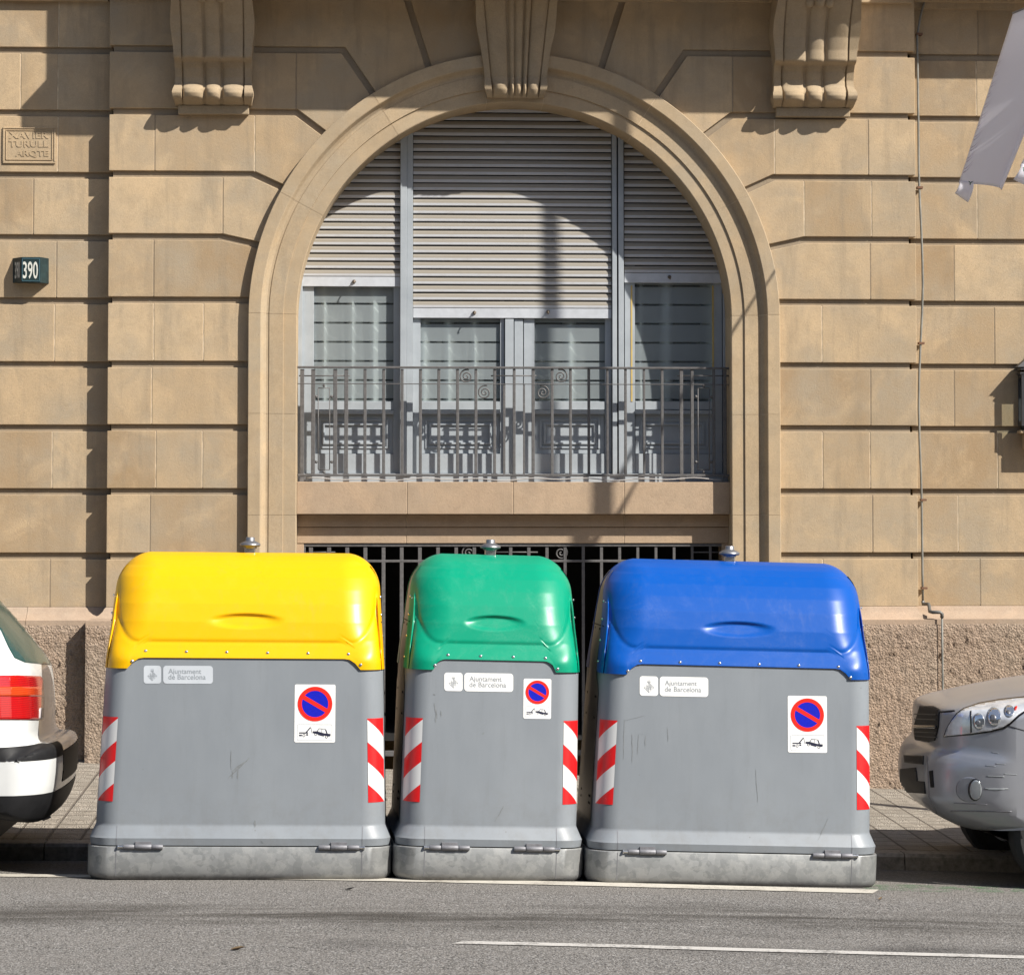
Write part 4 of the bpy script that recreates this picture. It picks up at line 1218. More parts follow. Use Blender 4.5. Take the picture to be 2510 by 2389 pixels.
def make_bin(name, hw, lidmat, cx_px, roll, yaw, z0, label, stick, lab, labmat, inkmat, refl, rivs, hinge_u, lean, off):
    OFF[0] = off
    X = M(cx_px, 2100, -5.3).x - .6*math.sin(yaw)
    q = Quaternion((0, 1, 0), roll) @ Quaternion((0, 0, 1), yaw)
    root = empty('recycling_bin', (X, -5.3+.6, z0), label, 'recycling bin', 'municipal recycling bins in a row at the kerb', q)
    SH = Matrix.Identity(4); SH[0][2] = lean; SH[0][3] = -lean*.19
    Mw = world_of(root) @ SH
    def put(nm, vs, fs, mat, par=root, **k): return mesh_obj(nm, [Mw @ Vector(v) for v in vs], fs, mat, par, **k)
    # galvanised base tray
    hdB = .60; lv = []
    for t in range(7):
        a = math.pi/2*t/6; i_ = .045*(1-math.sin(a)); lv.append((.002+.045*(1-math.cos(a)), hw-i_, hdB-i_, .14-i_*.5))
    lv += [(.186, hw, hdB, .14), (.190, hw-.003, hdB-.003, .14), (.190, hw-.06, hdB-.06, .1)]
    vs, fs = loft(lv, 12); put('base_tray', vs, fs, MAT['galv'], smooth=True, angle=40)
    # plinth seams of the tray
    # body: skirt, flare, tapering walls, core under the lids
    lv = [(.193, hw-.05, hdB-.05, .10), (.196, hw-.012, hdB-.012, .135), (.235, hw-.007, hdB-.007, .137), (.240, hw-.010, hdB-.010, .137)]
    for t in range(1, 8):
        u = t/8; s = .5-.5*math.cos(math.pi*u) if u > .5 else u*u*2*.5
        s = u
        lv.append((.240+.062*u, (hw-.010)+((hw-.036)-(hw-.010))*s, (hdB-.010)+(.560-(hdB-.010))*s, .137))
    lv += [(.304, hw-.037, .559, .136), (.312, hw-.0375, .5585, .136)]
    for t in range(1, 13):
        z = .312+(1.22-.312)*t/12; lv.append((z, w_body(z, hw)-.0005, hd_body(z), .132))
    for t in range(1, 14):
        z = 1.22+(1.775-1.22)*t/13; hdc = hd_lid(z)-.022-.05*smooth((z-1.25)/.1)*smooth((1.72-z)/.1)
        lv.append((z, w_lid(z, hw)-.022, hdc, min(.14+.07*smooth((z-1.22)/.2), hdc*.9)))
    bv, bf = loft(lv, 12)
    body = put('body', bv, bf, MAT['grey'], smooth=True, angle=28)
    PB = Patch(bv, bf, Mw)
    # steel side panels with rivet pairs
    for s in (-1, 1):
        b = MB()
        def SP(u, v):
            z = .33+(1.735-.33)*v
            w = (w_body(z, hw)+.004) if z < 1.12 else (w_body(1.12, hw)+.004+(w_lid(z, hw)-.004-w_body(1.12, hw)-.004)*smooth((z-1.12)/.3) if z < 1.42 else w_lid(z, hw)-.004)
            hwid = .34 if z < 1.05 else (.34+(.20-.34)*smooth((z-1.05)/.10) if z < 1.16 else min(.20, max(.02, hd_lid(z)*.44)))
            return Vector((s*w, (-1+2*u)*hwid, z))
        b.grid(SP, 9, 40, flip=(s > 0))
        sp = put('side_panel', b.v, b.f, MAT['steel'], smooth=True)
        for zz in (.42, .46, .90, 1.02, 1.40):
            for yy in (-.26, -.21, .21):
                p = SP(.5+yy/.68, (zz-.33)/1.405); r = MB(); r.lathe(p, [(0, s*.004), (.006, s*.003), (.008, 0)], 8, 'X'); put('rivet', r.v, r.f, MAT['black'], sp)
        seam = MB(); p = SP(.5, (1.42-.33)/1.405); seam.box(p.x-.002, p.x+.002, -.28, .28, 1.418, 1.424)
        put('panel_seam', seam.v, seam.f, MAT['black'], sp)
    # front and rear lids
    lvv, lf = lid_mesh(hw)
    lid = put('lid', lvv, lf, MAT[lidmat], smooth=True, angle=60)
    lid.data.update()
    lid2 = put('lid', [(-x, -y, z) for x, y, z in lvv], lf, MAT[lidmat], smooth=True, angle=60)
    # lip edge and rivets of the front lid
    wl = w_lid(1.3, hw)
    PL = Patch(lvv, lf, Mw)
    for px, py in rivs:
        p = PL.at(px, py, .0)
        if p is None: continue
        b = MB(); b.lathe(p, [(0, -.006), (.005, -.0055), (.0085, -.003), (.0095, .001)], 12, 'Y')
        mesh_obj('rivet', b.v, b.f, MAT['chrome'], lid, smooth=True)
    for s in (-1, 1):
        for zz in (1.22, 1.34, 1.46, 1.56):
            x, y = s*w_lid(zz, hw), -.47*hd_lid(zz)-.035
            b = MB(); b.lathe((x, y, zz), [(0, s*.006), (.006, s*.004), (.008, -s*.002)], 8, 'X')
            put('rivet', b.v, b.f, MAT['chrome'], lid, smooth=True)
    # hinges
    for u0, u1, pin_left in hinge_u:
        b = MB(); yy = -(hdB)-.004; zz = .189; L = u1-u0
        k = [u0+L*t for t in (0, .10, .125, .375, .385, .75, .76, 1)]
        def brl(a, c, r): b.tube([(a, yy, zz), (a+.004, yy, zz), (c-.004, yy, zz), (c, yy, zz)], [r*.8, r, r, r*.8], 14)
        if pin_left: brl(u0+L*.12, u0+L*.37, .0135); brl(u0+L*.385, u0+L*.75, .0145); brl(u0+L*.76, u1, .0135)
        else: brl(u0, u0+L*.25, .0135); brl(u0+L*.265, u0+L*.62, .0145); brl(u0+L*.635, u0+L*.88, .0135)
        b.box(u0+L*.39, u0+L*.74, yy, yy+.03, zz+.0, zz+.028) if pin_left else b.box(u0+L*.27, u0+L*.61, yy, yy+.03, zz, zz+.028)
        hg = put('hinge', b.v, b.f, MAT['pin'], smooth=True, angle=40)
        p = MB(); a, c = (u0, u0+L*.12) if pin_left else (u0+L*.88, u1)
        p.tube([(a, yy, zz), (c, yy, zz)], .008, 10)
        e = a if pin_left else c; sg = 1 if pin_left else -1
        p.tube([(e, yy, zz), (e+sg*.006, yy, zz)], .0115, 10)
        put('hinge_pin', p.v, p.f, MAT['chrome'], hg, smooth=True, angle=40)
    # tray and skirt seams
    for s in (-1, 1):
        b = MB(); xx = s*(hw-.165)
        b.add([(xx-.0015, -hdB-.0012, .03), (xx+.0015, -hdB-.0012, .03), (xx+.0015, -hdB-.0012, .184), (xx-.0015, -hdB-.0012, .184)], [(0, 1, 2, 3)])
        put('weld_seam', b.v, b.f, MAT['pin'])
        b = MB()
        pts = [(.199, .5885), (.235, .5942), (.2405, .591), (.302, .561)]
        vs = [(xx+d, -y-.001, z) for z, y in pts for d in (-.0012, .0012)]
        put('skirt_seam', vs, [(2*i, 2*i+1, 2*i+3, 2*i+2) for i in range(3)], MAT['pin'])
    knob(root, Mw, 1.805+.085)
    # reflective corner strips
    for s, (za, zb_), mt in ((-1, refl, 'reflA'), (1, refl, 'reflB')):
        vs = []; uvs = []; nu, nv = 12, 20
        for j in range(nv+1):
            z = za+(zb_-za)*j/nv; w = w_body(z, hw); hd = hd_body(z); rc = .132
            for i in range(nu+1):
                L = .124*i/nu - .161           # arc length measured from the tangent point of the corner to the front
                if L < 0: a = math.pi/2+L/rc; x, y, nx, ny = (w-rc)+rc*math.cos(a), -(hd-rc)-rc*math.sin(a), math.cos(a), -math.sin(a)
                else: x, y, nx, ny = (w-rc)-L, -hd, 0, -1
                vs.append((s*(x+nx*.0022), y+ny*.0022, z)); uvs.append(((i/nu if s < 0 else 1-i/nu), j/nv))
        m_ = nu+1
        fs = [(j*m_+i, j*m_+i+1, (j+1)*m_+i+1, (j+1)*m_+i) for j in range(nv) for i in range(nu)]
        if s > 0: fs = [f[::-1] for f in fs]
        put('reflector_strip', vs, fs, MAT[mt], smooth=True, uvs=uvs)
    # no parking sticker
    x0, y0, x1, y1, sl, lean = stick
    c = ((x0+x1)/2, (y0+y1)/2); S = lambda p: shear(p, c, sl, lean); w, h = x1-x0, y1-y0
    ns = stuck('no_parking_sticker', PB, [poly(S(rrect(x0, y0, x1, y1, 4)))], .0016, MAT['white'], root)
    cx, cy, r = x0+w*.50, y0+h*.335, w*.425
    ring_o, ring_i = circ(cx, cy, r, r, 48), circ(cx, cy, r*.765, r*.765, 48)
    stuck('red_ring', PB, [poly(S([ring_o[k], ring_o[(k+1) % 48], ring_i[(k+1) % 48], ring_i[k]])) for k in range(48)], .0030, MAT['signred'], ns)
    stuck('blue_disc', PB, [poly(S(circ(cx, cy, r*.78, r*.78, 48)))], .0023, MAT['signblue'], ns)
    ca, sa = math.cos(rad(30)), math.sin(rad(30)); bw, bl = r*.12, r*.80
    bar = [(cx+a*ca-b*sa, cy+a*sa+b*ca) for a, b in ((-bl, -bw), (bl, -bw), (bl, bw), (-bl, bw))]
    stuck('red_bar', PB, [poly(S(bar))], .0027, MAT['signred'], ns)
    stuck('tow_pictogram', PB, [poly(S(p[0])) for p in tow_picto(x0+w*.10, y0+h*.70, w*.80, h*.25)], .0024, MAT['inkblack'], ns)
    fr = rrect(x0+w*.07, y0+h*.685, x0+w*.93, y0+h*.965, 3); fi = rrect(x0+w*.08, y0+h*.692, x0+w*.92, y0+h*.958, 2.6)
    stuck('sticker_frame', PB, [poly(S([fr[k], fr[(k+1) % 24], fi[(k+1) % 24], fi[k]])) for k in range(24)], .0024, MAT['faded'], ns)
    # city sticker: emblem square and lettering panel
    lx0, ly0, lx1, ly1, lsl, split, gap = lab
    c = ((lx0+lx1)/2, (ly0+ly1)/2); S = lambda p: shear(p, c, lsl)
    H = ly1-ly0
    em = stuck('emblem_sticker', PB, [poly(S(rrect(lx0, ly0, split, ly1, 7)))], .0016, MAT[labmat], root)
    lb = stuck('lettering_sticker', PB, [poly(S(rrect(split+gap, ly0, lx1, ly1, 8)))], .0016, MAT[labmat], root)
    lines = []
    LW = lx1-split-gap
    for txt, fy, fw in (('Ajuntament', .44, .66), ('de Barcelona', .76, .75)):
        vs, fs = text_geo(txt, 1, .008)
        xa = min(v[0] for v in vs); xb = max(v[0] for v in vs)
        tx0 = split+gap+LW*.105; k = LW*fw/(xb-xa)
        lines.append((S([(tx0+(v[0]-xa)*k, ly0+H*fy-v[1]*k*1.04) for v in vs]), fs))
    stuck('lettering', PB, lines, .0024, MAT[inkmat], lb)
    # lozenge shield with cross quarters, stripes, crown and crest
    ex, ey, er = (lx0+split)/2, ly0+H*.58, H*.27
    pol = []
    def loz(u, v): return (ex+er*(u-v)*.5*1.0, ey+er*(u+v)*.5)   # u right-down, v left-down in -1..1
    def band(u0, u1, v0, v1): pol.append(poly(S([loz(u0, v0), loz(u1, v0), loz(u1, v1), loz(u0, v1)])))
    for a, b in ((-1, -.93), (.93, 1)): band(a, b, -1, 1); band(-.93, .93, a, b)
    def hb(x0_, x1_, y0_, y1_): pol.append(poly(S([(ex+x0_*er, ey+y0_*er), (ex+x1_*er, ey+y0_*er), (ex+x1_*er, ey+y1_*er), (ex+x0_*er, ey+y1_*er)])))
    hb(-.05, .05, -.92, .92); hb(-.9, -.05, -.04, .04); hb(.05, .9, -.04, .04)
    hb(-.36, -.28, -.52, -.04); hb(-.52, -.12, -.30, -.22); hb(.28, .36, .04, .52); hb(.12, .52, .22, .30)
    for t in (.17, .32, .47): hb(t-.03, t+.03, -(.9-t), -.04); hb(-t-.03, -t+.03, .04, .9-t)
    for q in range(5): hb(-.34+.14*q, -.27+.14*q, -1.16, -1.0)
    hb(-.36, .36, -1.0, -.95)
    for rr_, yy_ in ((.42, -1.36), (.30, -1.28)):
        for q in range(8):
            a0, a1 = rad(205+130*q/8), rad(205+130*(q+1)/8)
            pol.append(poly(S([(ex+er*rr_*math.cos(a0), ey+er*(yy_+.12+rr_*.45*math.sin(a0))), (ex+er*rr_*math.cos(a1), ey+er*(yy_+.12+rr_*.45*math.sin(a1))),
                               (ex+er*(rr_-.06)*math.cos(a1), ey+er*(yy_+.12+(rr_-.06)*.45*math.sin(a1))), (ex+er*(rr_-.06)*math.cos(a0), ey+er*(yy_+.12+(rr_-.06)*.45*math.sin(a0)))])))
    stuck('city_emblem', PB, pol, .0024, MAT[inkmat], em)
    return root, PB, PL

def ZG(px, py): return 1.95-(py-1290)/440
PX = 440.0
BIN1 = make_bin('recycling_bin', 740/2/PX, 'yellow', 586, -.0+.0095, rad(.5), -.004,
    'grey recycling bin with the broad yellow lid and faded city stickers',
    (722, 1677, 822, 1819, .006, -.01), (352, 1631, 522, 1675, .004, 395, 5), 'faded', 'inkfade', (.432, .893),
    [(357,1595),(457,1597),(556,1598),(656,1600),(755,1601),(854,1603),(324,1620),(884,1629)], [(-.668, -.420, True), (.435, .690, False)], .009, .058)
BIN2 = make_bin('recycling_bin', 468/2/PX, 'green', 1201, .026, rad(3.1), -.017,
    'narrow grey recycling bin with the green lid, in the middle of the row',
    (1283, 1663, 1351, 1761, .015, -.01), (1089, 1649, 1258, 1694, .016, 1134, 4), 'white', 'inkgrey', (.432, .893),
    [(1098,1605),(1178,1608),(1258,1610),(1337,1613),(1066,1630),(1367,1639)], [(-.372, -.118, True), (.128, .386, False)], .006, .036)
BIN3 = make_bin('recycling_bin', 724/2/PX, 'blue', 1800, .0275, rad(1.7), -.054,
    'wide grey recycling bin with the blue lid beside the silver car',
    (1931, 1705, 2027, 1844, .012, .005), (1568, 1658, 1736, 1706, .020, 1613, 4), 'white', 'inkgrey', (.440, .905),
    [(1570,1620),(1667,1623),(1764,1625),(1861,1628),(1958,1631),(2055,1634),(1539,1644),(2085,1660)], [(-.630, -.385, True), (.435, .690, False)], .012, .050)
# scuffs and smears on the bin fronts: thin dried marks
def smear(PB, root, name, pts, w):
    vs, fs = [], []
    for i, (x, y) in enumerate(pts):
        ww = w*(.35+.65*math.sin(math.pi*(i+.3)/(len(pts)-.4)))
        for s in (-1, 1):
            q = PB.at(x+s*ww, y, .0013)
            if q is None: return
            vs.append(q)
    fs = [(2*i, 2*i+1, 2*i+3, 2*i+2) for i in range(len(pts)-1)]
    fs = [f if (vs[f[1]]-vs[f[0]]).cross(vs[f[3]]-vs[f[0]]).dot(CAM-vs[f[0]]) > 0 else f[::-1] for f in fs]
    mesh_obj(name, vs, fs, MAT['scuff'], root)
def line(a, b, n=7, wob=0):
    r_ = random.Random(int(a[0]*7+b[1])); return [(a[0]+(b[0]-a[0])*i/n+r_.uniform(-wob, wob), a[1]+(b[1]-a[1])*i/n+r_.uniform(-wob, wob)*.4) for i in range(n+1)]
for a, b, w in (((612, 1856), (560, 1905), 2.4), ((600, 1866), (568, 1890), 3.0), ((584, 1885), (582, 1908), 1.6), ((570, 1890), (569, 1907), 1.5), ((566, 1840), (567, 1885), .9), ((625, 2010), (625, 2026), 2.6), ((640, 2060), (645, 2066), 1.2)):
    smear(BIN1[1], BIN1[0], 'smear', line(a, b, 7, 1.2), w)
for a, b, w in (((1064, 1722), (1072, 1760), 1.2), ((1070, 1740), (1067, 1770), 1.6), ((1080, 1742), (1082, 1756), 1.2), ((1235, 1975), (1214, 2012), 1.4), ((1062, 1700), (1066, 1703), 2.2), ((1186, 1794), (1184, 1799), 1.8)):
    smear(BIN2[1], BIN2[0], 'smear', line(a, b, 7, 1.0), w)
for a, b, w in (((1530, 1762), (1528, 1860), .8), ((1549, 1800), (1550, 1868), .9), ((1530, 1766), (1580, 1753), 1.4), ((1553, 1798), (1592, 1799), 2.0), ((1565, 1800), (1563, 1848), .8), ((1583, 1802), (1581, 1828), .9), ((1636, 1782), (1637, 1816), .9), ((2030, 2005), (2004, 2060), 1.0), ((1852, 1885), (1857, 1965), .7)):
    smear(BIN3[1], BIN3[0], 'smear', line(a, b, 7, .8), w)
# ---------------------------------------------------------------- cars
def car_shell(sil, W, yc, tumble, belt, plan, barrel=.05, skew=0, st=None):
    """sil: closed (x,z) outline; returns verts, faces of the whole shell. plan(x,t): lengthwise shift at lateral share t"""
    ar = sum(sil[i][0]*sil[(i+1) % len(sil)][1]-sil[(i+1) % len(sil)][0]*sil[i][1] for i in range(len(sil)))
    if ar < 0: sil = sil[::-1]
    st = st or [(0, 0), (.25, 0), (.45, .002), (.62, .006), (.75, .013), (.85, .024), (.92, .038), (.97, .058), (1.0, .088)]
    rows = [(-t, d) for t, d in st[::-1]] + st[1:]
    bm = bmesh.new(); n = len(sil); R = []
    for t, d in rows:
        p = offset_poly(sil, d); R.append([bm.verts.new((x, t*W, z)) for x, z in p])
    for a, b in zip(R, R[1:]):
        for i in range(n): bm.faces.new((a[i], a[(i+1) % n], b[(i+1) % n], b[i]))
    bm.faces.new(R[0][::-1]); bm.faces.new(R[-1])
    xs = [p[0] for p in sil]; zs = [p[1] for p in sil]
    def cut(ax, c):
        bmesh.ops.bisect_plane(bm, geom=bm.verts[:]+bm.edges[:]+bm.faces[:], dist=1e-6, plane_co=(c, 0, c), plane_no=(1, 0, 0) if ax == 0 else (0, 0, 1))
    c = min(zs)+.05
    while c < max(zs): cut(1, c); c += .06
    c = min(xs)+.05
    while c < max(xs): cut(0, c); c += .10
    cut(1, belt)
    bmesh.ops.recalc_face_normals(bm, faces=bm.faces[:])
    for v in bm.verts:
        x, y, z = v.co; t = y/W
        k = 1
        if z > belt: k -= tumble*(z-belt)
        k -= barrel*((z-.62)/.5)**2*(1 if z < belt else 0) + (barrel*((belt-.62)/.5)**2 if z >= belt else 0)
        v.co = (x+plan(x, abs(t), z)+skew*y, yc+y*k, z)
    bm.verts.index_update()
    vs = [v.co.copy() for v in bm.verts]; fs = [tuple(v.index for v in f.verts) for f in bm.faces]
    bm.free(); return vs, fs
def carve(shell, bands, off=.006):
    """split height bands off a shell: bands = [(name, z0, z1, test(x,y))]; returns the rest and the parts"""
    bm = bmesh.new(); V = [bm.verts.new(v) for v in shell[0]]
    for f in shell[1]: bm.faces.new([V[i] for i in f])
    for _, z0, z1, _t in bands:
        for z in (z0, z1): bmesh.ops.bisect_plane(bm, geom=bm.verts[:]+bm.edges[:]+bm.faces[:], dist=1e-6, plane_co=(0, 0, z), plane_no=(0, 0, 1))
    bm.normal_update(); bm.verts.index_update()
    nv = [v.normal.copy() for v in bm.verts]; vs = [v.co.copy() for v in bm.verts]; rest = []; parts = {b[0]: [] for b in bands}
    for f in bm.faces:
        c = f.calc_center_median(); t = tuple(v.index for v in f.verts); hit = None
        for nm, z0, z1, ts in bands:
            if z0 < c.z < z1 and ts(c.x, c.y): hit = nm
        (parts[hit] if hit else rest).append(t)
    bm.free(); out = {}
    for nm, fs in parts.items():
        ids = sorted({i for f in fs for i in f}); mp = {j: k for k, j in enumerate(ids)}
        out[nm] = ([vs[j]+nv[j]*off for j in ids], [tuple(mp[i] for i in f) for f in fs])
    used = sorted({i for f in rest for i in f}); mp = {j: k for k, j in enumerate(used)}
    return ([vs[j] for j in used], [tuple(mp[i] for i in f) for f in rest]), out
def dense(pts, closed_idx=(), k=5):
    """Catmull-Rom through control points, keeping listed corners sharp"""
    out = []; n = len(pts)
    for i in range(n):
        p0, p1, p2, p3 = pts[i-1], pts[i], pts[(i+1) % n], pts[(i+2) % n]
        if i in closed_idx: p0 = p1
        if (i+1) % n in closed_idx: p3 = p2
        if math.dist(p1, p2) > 1.6 and False: out.append(p1); continue
        for j in range(k):
            t = j/k
            out.append(tuple(.5*((2*p1[a])+(-p0[a]+p2[a])*t+(2*p0[a]-5*p1[a]+4*p2[a]-p3[a])*t*t+(-p0[a]+3*p1[a]-3*p2[a]+p3[a])*t**3) for a in (0, 1)))
    return out
def wheel(root, x, y, zg, r=.31, w=.2, side=-1):
    b = MB(); b.lathe((x, y, zg+r), [(r*.62, -w/2), (r*.9, -w/2-.004), (r*.985, -w/2+.025), (r, 0), (r*.985, w/2-.025), (r*.9, w/2+.004), (r*.62, w/2)], 40, 'Y')
    t = b.obj('wheel', MAT['tyre'], root, smooth=True, angle=40)
    b = MB(); yo = y+side*(w/2-.02)
    b.lathe((x, yo, zg+r), [(r*.66, 0), (r*.60, -side*-.012), (r*.55, .03*-side*1)], 40, 'Y')
    b.lathe((x, yo, zg+r), [(.0, side*.004), (r*.16, side*.004), (r*.18, 0)], 16, 'Y')
    for k in range(6):
        a = k*math.pi/3; c, s = math.cos(a), math.sin(a)
        q = [(-.03, .05), (.03, .05), (.02, r*.62), (-.02, r*.62)]
        b.add([(x+u*c+v*s, yo+side*.002, zg+r+v*c-u*s) for u, v in q]+[(x+u*c+v*s, yo-side*.03, zg+r+v*c-u*s) for u, v in q], [(0,1,2,3), (7,6,5,4), (0,4,5,1), (1,5,6,2), (2,6,7,3), (3,7,4,0)])
    b.lathe((x, yo-side*.05, zg+r), [(0, 0), (r*.63, 0)], 30, 'Y')
    b.obj('rim', MAT['alloy'], t, smooth=True, angle=30)
def on(P, name, polypx, mat, root, off=.004, step=8, solid=.008, smooth=True):
    vs, fs = P.area(polypx, off, step)
    if not fs: print('MISS', name); return None
    o = mesh_obj(name, vs, fs, mat, root, smooth=smooth, tones=[.5]*len(fs))
    if solid:
        m_ = o.modifiers.new('thickness', 'SOLIDIFY'); m_.thickness = solid; m_.offset = -1
    return o
def xz_patch(P_sil, shell, pts, mat, name, root, sides, W, yc, off=.004):
    """glass on a car side, given in (x,z); dropped on the shell from the side"""
    vs0, fs0 = shell; bvh = BVHTree.FromPolygons(vs0, fs0)
    for s in sides:
        bm = bmesh.new(); bm.faces.new([bm.verts.new((x, z, 0)) for x, z in pts])
        for ax in (0, 1):
            lo = min(p[ax] for p in pts); hi = max(p[ax] for p in pts); c = lo+.06
            while c < hi:
                bmesh.ops.bisect_plane(bm, geom=bm.verts[:]+bm.edges[:]+bm.faces[:], dist=1e-5, plane_co=(c, c, 0), plane_no=(1, 0, 0) if ax == 0 else (0, 1, 0)); c += .06
        bm.verts.index_update(); vs = []; ok = True
        for v in bm.verts:
            h = bvh.ray_cast(Vector((v.co.x, yc+s*3, v.co.y)), Vector((0, -s, 0)))
            if h[0] is None: ok = False; break
            vs.append(h[0]+Vector((0, s*off, 0)))
        fs = [tuple(v.index for v in f.verts) for f in bm.faces]; bm.free()
        if ok:
            if s > 0: fs = [f[::-1] for f in fs]
            mesh_obj(name, vs, fs, mat, root, smooth=True)

# --- white hatchback, only its tail in the frame
xr = -2.80; ZG1 = roadz(-3.5, -4.5)
sil1 = [(xr-.30, .30), (xr-.12, .285), (xr-.045, .36), (xr-.012, .47), (xr, .60), (xr-.008, .70), (xr-.05, .735), (xr-.125, .75), (xr-.135, .90), (xr-.15, 1.08), (xr-.19, 1.18), (xr-.345, 1.37), (xr-.52, 1.55), (xr-.80, 1.665), (xr-1.5, 1.70), (xr-2.1, 1.65), (xr-2.5, 1.48), (xr-3.05, 1.12), (xr-3.5, 1.06), (xr-4.0, .94), (xr-4.16, .80), (xr-4.2, .55), (xr-4.14, .33), (xr-3.9, .27)]
def arch_pts(xc, r, zb, n=9): return [(xc+r*math.cos(math.pi*k/n), zb+max(.0, r*math.sin(math.pi*k/n)*1.0)) for k in range(n+1)]
s1 = dense(sil1, (0, 23))
aw = arch_pts(xr-3.35, .36, .27)[::-1]; aw2 = arch_pts(xr-.86, .36, .27)[::-1]
# bottom runs from (xr-3.9,.27) back to (xr-.3,.3): insert the wheel arches
i0 = len(s1)-5
s1 = s1[:i0+1]+aw+aw2
W1, YC1 = .85, -4.36
def plan1(x, t, z):
    f = smooth((x-(xr-.9))/.9); g = smooth(((xr-3.3)-x)/.9)
    c = (.13 if z < .76 else .17)
    return -c*f*(.2*t**2+.8*t**9) + .2*g*t**3
sh1 = car_shell(s1, W1, YC1, .30, 1.10, plan1, .035)
CAR1 = empty('parked_car', (xr-2.1, YC1, ZG1), 'white hatchback parked tail first beside the yellow lidded bin', 'car')
NS_ = YC1-W1*.48
rest1, parts1 = carve(sh1, [('bumper_strip', .652, .728, lambda x, y: x > xr-1.0 and y < NS_), ('rear_strip', .50, .675, lambda x, y: x > xr-.5 and y > NS_), ('valance', .05, .462, lambda x, y: x > xr-1.2), ('front_bumper', .05, .66, lambda x, y: x < xr-3.75)], .003)
b1 = mesh_obj('body', rest1[0], rest1[1], MAT['carwhite'], CAR1, smooth=True, angle=32)
for nm_, (v_, f_) in parts1.items():
    o_ = mesh_obj(nm_ if nm_ != 'rear_strip' else 'bumper_strip', v_, f_, MAT['black'], CAR1, smooth=True, angle=40)
P1 = Patch(sh1[0], sh1[1], Matrix.Identity(4))
on(P1, 'taillight', [(-60,1657),(40,1655),(98,1657),(104,1666),(106,1700),(105,1763),(20,1763),(-60,1763)], MAT['redlens'], CAR1, .006, 6)
on(P1, 'turn_lamp', [(-40,1683),(103,1683),(105,1706),(-20,1706)], MAT['amber'], CAR1, .008, 6)
on(P1, 'reversing_lamp', [(94,1735),(105,1733),(104,1760),(93,1760)], MAT['reverse'], CAR1, .008, 6)
on(P1, 'rear_window', [(-40,1500),(2,1545),(20,1585),(35,1612),(60,1623),(132,1630),(118,1604),(70,1545),(20,1492),(-8,1462),(-40,1440)], MAT['glassdark'], CAR1, .005, 3, .006)
for nm, pl_ in (('tailgate_badge', [(146,1655),(151,1660),(155,1700),(152,1708),(147,1690)]), ('plate_lamp', [(146,1745),(152,1745),(151,1775),(146,1775)])):
    on(P1, nm, pl_, MAT['black'], CAR1, .006, 4, .01)
wp = MB(); p = P1.at(122, 1616, .0)
if p is not None:
    wp.tube([p, p+Vector((.02, 0, .01)), p+Vector((.045, .0, .022)), p+Vector((.055, .0, .028))], [.018, .022, .026, .016], 10)
    wp.obj('wiper', MAT['black'], CAR1, smooth=True)
wp = MB(); wp.tube([(xr-.18, -4.6, .31), (xr-.13, -4.6, .285), (xr-.10, -4.6, .30)], .022, 8); wp.obj('exhaust_pipe', MAT['pin'], CAR1, smooth=True)
xz_patch(None, sh1, [(xr-1.0, 1.14), (xr-.62, 1.16), (xr-.76, 1.40), (xr-.95, 1.46)], MAT['glassdark'], 'side_window', CAR1, (-1, 1), W1, YC1)
xz_patch(None, sh1, [(xr-2.75, 1.12), (xr-1.06, 1.14), (xr-1.05, 1.47), (xr-1.6, 1.50), (xr-2.25, 1.42)], MAT['glassdark'], 'side_window', CAR1, (-1, 1), W1, YC1)
for xw in (xr-3.35, xr-.86):
    for s in (-1, 1): wheel(CAR1, xw, YC1+s*(W1-.13), ZG1, .30, .19, s)
ub = MB(); ub.box(xr-4.0, xr-.35, YC1-.5, YC1+.5, .20, .3); ub.obj('underbody', MAT['black'], CAR1)

# --- silver off-roader, only its nose in the frame
xf = 2.128; ZG2 = roadz(3.2, -4.5); o2 = ZG2
sil2 = [(xf+.285, .212), (xf+.20, .235), (xf+.09, .292), (xf+.025, .36), (xf, .43), (xf, .52), (xf+.012, .60), (xf+.045, .655), (xf+.080, .69), (xf+.086, .74), (xf+.09, .84), (xf+.105, .893), (xf+.16, .925), (xf+.28, .955), (xf+.50, 1.0), (xf+.75, 1.04), (xf+1.2, 1.09), (xf+1.36, 1.12), (xf+1.75, 1.42), (xf+2.1, 1.60), (xf+2.5, 1.66), (xf+3.3, 1.66), (xf+3.95, 1.58), (xf+4.2, 1.25), (xf+4.32, 1.0), (xf+4.36, .6), (xf+4.3, .30)]
s2 = dense(sil2, (0, 26))
i0 = len(s2)-5
s2 = s2[:i0+1]+arch_pts(xf+3.45, .40, .27)+arch_pts(xf+.70, .405, .22)
W2, YC2 = .90, -4.32
def plan2(x, t, z):
    f = smooth(((xf+1.3)-x)/1.3); g = smooth((x-(xf+3.5))/.9)
    u = max(0, (t-.60)/.40)
    return .33*f*u**2.2 + .02*f*t*t - .18*g*t**3
sh2 = car_shell(s2, W2, YC2, .26, 1.12, plan2, .03, .045, [(0, 0), (.2, 0), (.4, .001), (.55, .003), (.65, .006), (.74, .010), (.82, .016), (.88, .023), (.93, .031), (.97, .041), (1.0, .054)])
CAR2 = empty('parked_car', (xf+2.1, YC2, ZG2), 'scratched silver off-roader parked nose towards the blue lidded bin', 'car')
b2 = mesh_obj('body', sh2[0], sh2[1], MAT['carsilver'], CAR2, smooth=True, angle=62)
P2 = Patch(sh2[0], sh2[1], Matrix.Identity(4))
on(P2, 'grille', [(2256,1730),(2290,1731),(2304,1738),(2302,1780),(2293,1814),(2276,1818),(2243,1812),(2241,1780)], MAT['black'], CAR2, .006, 5, .01)
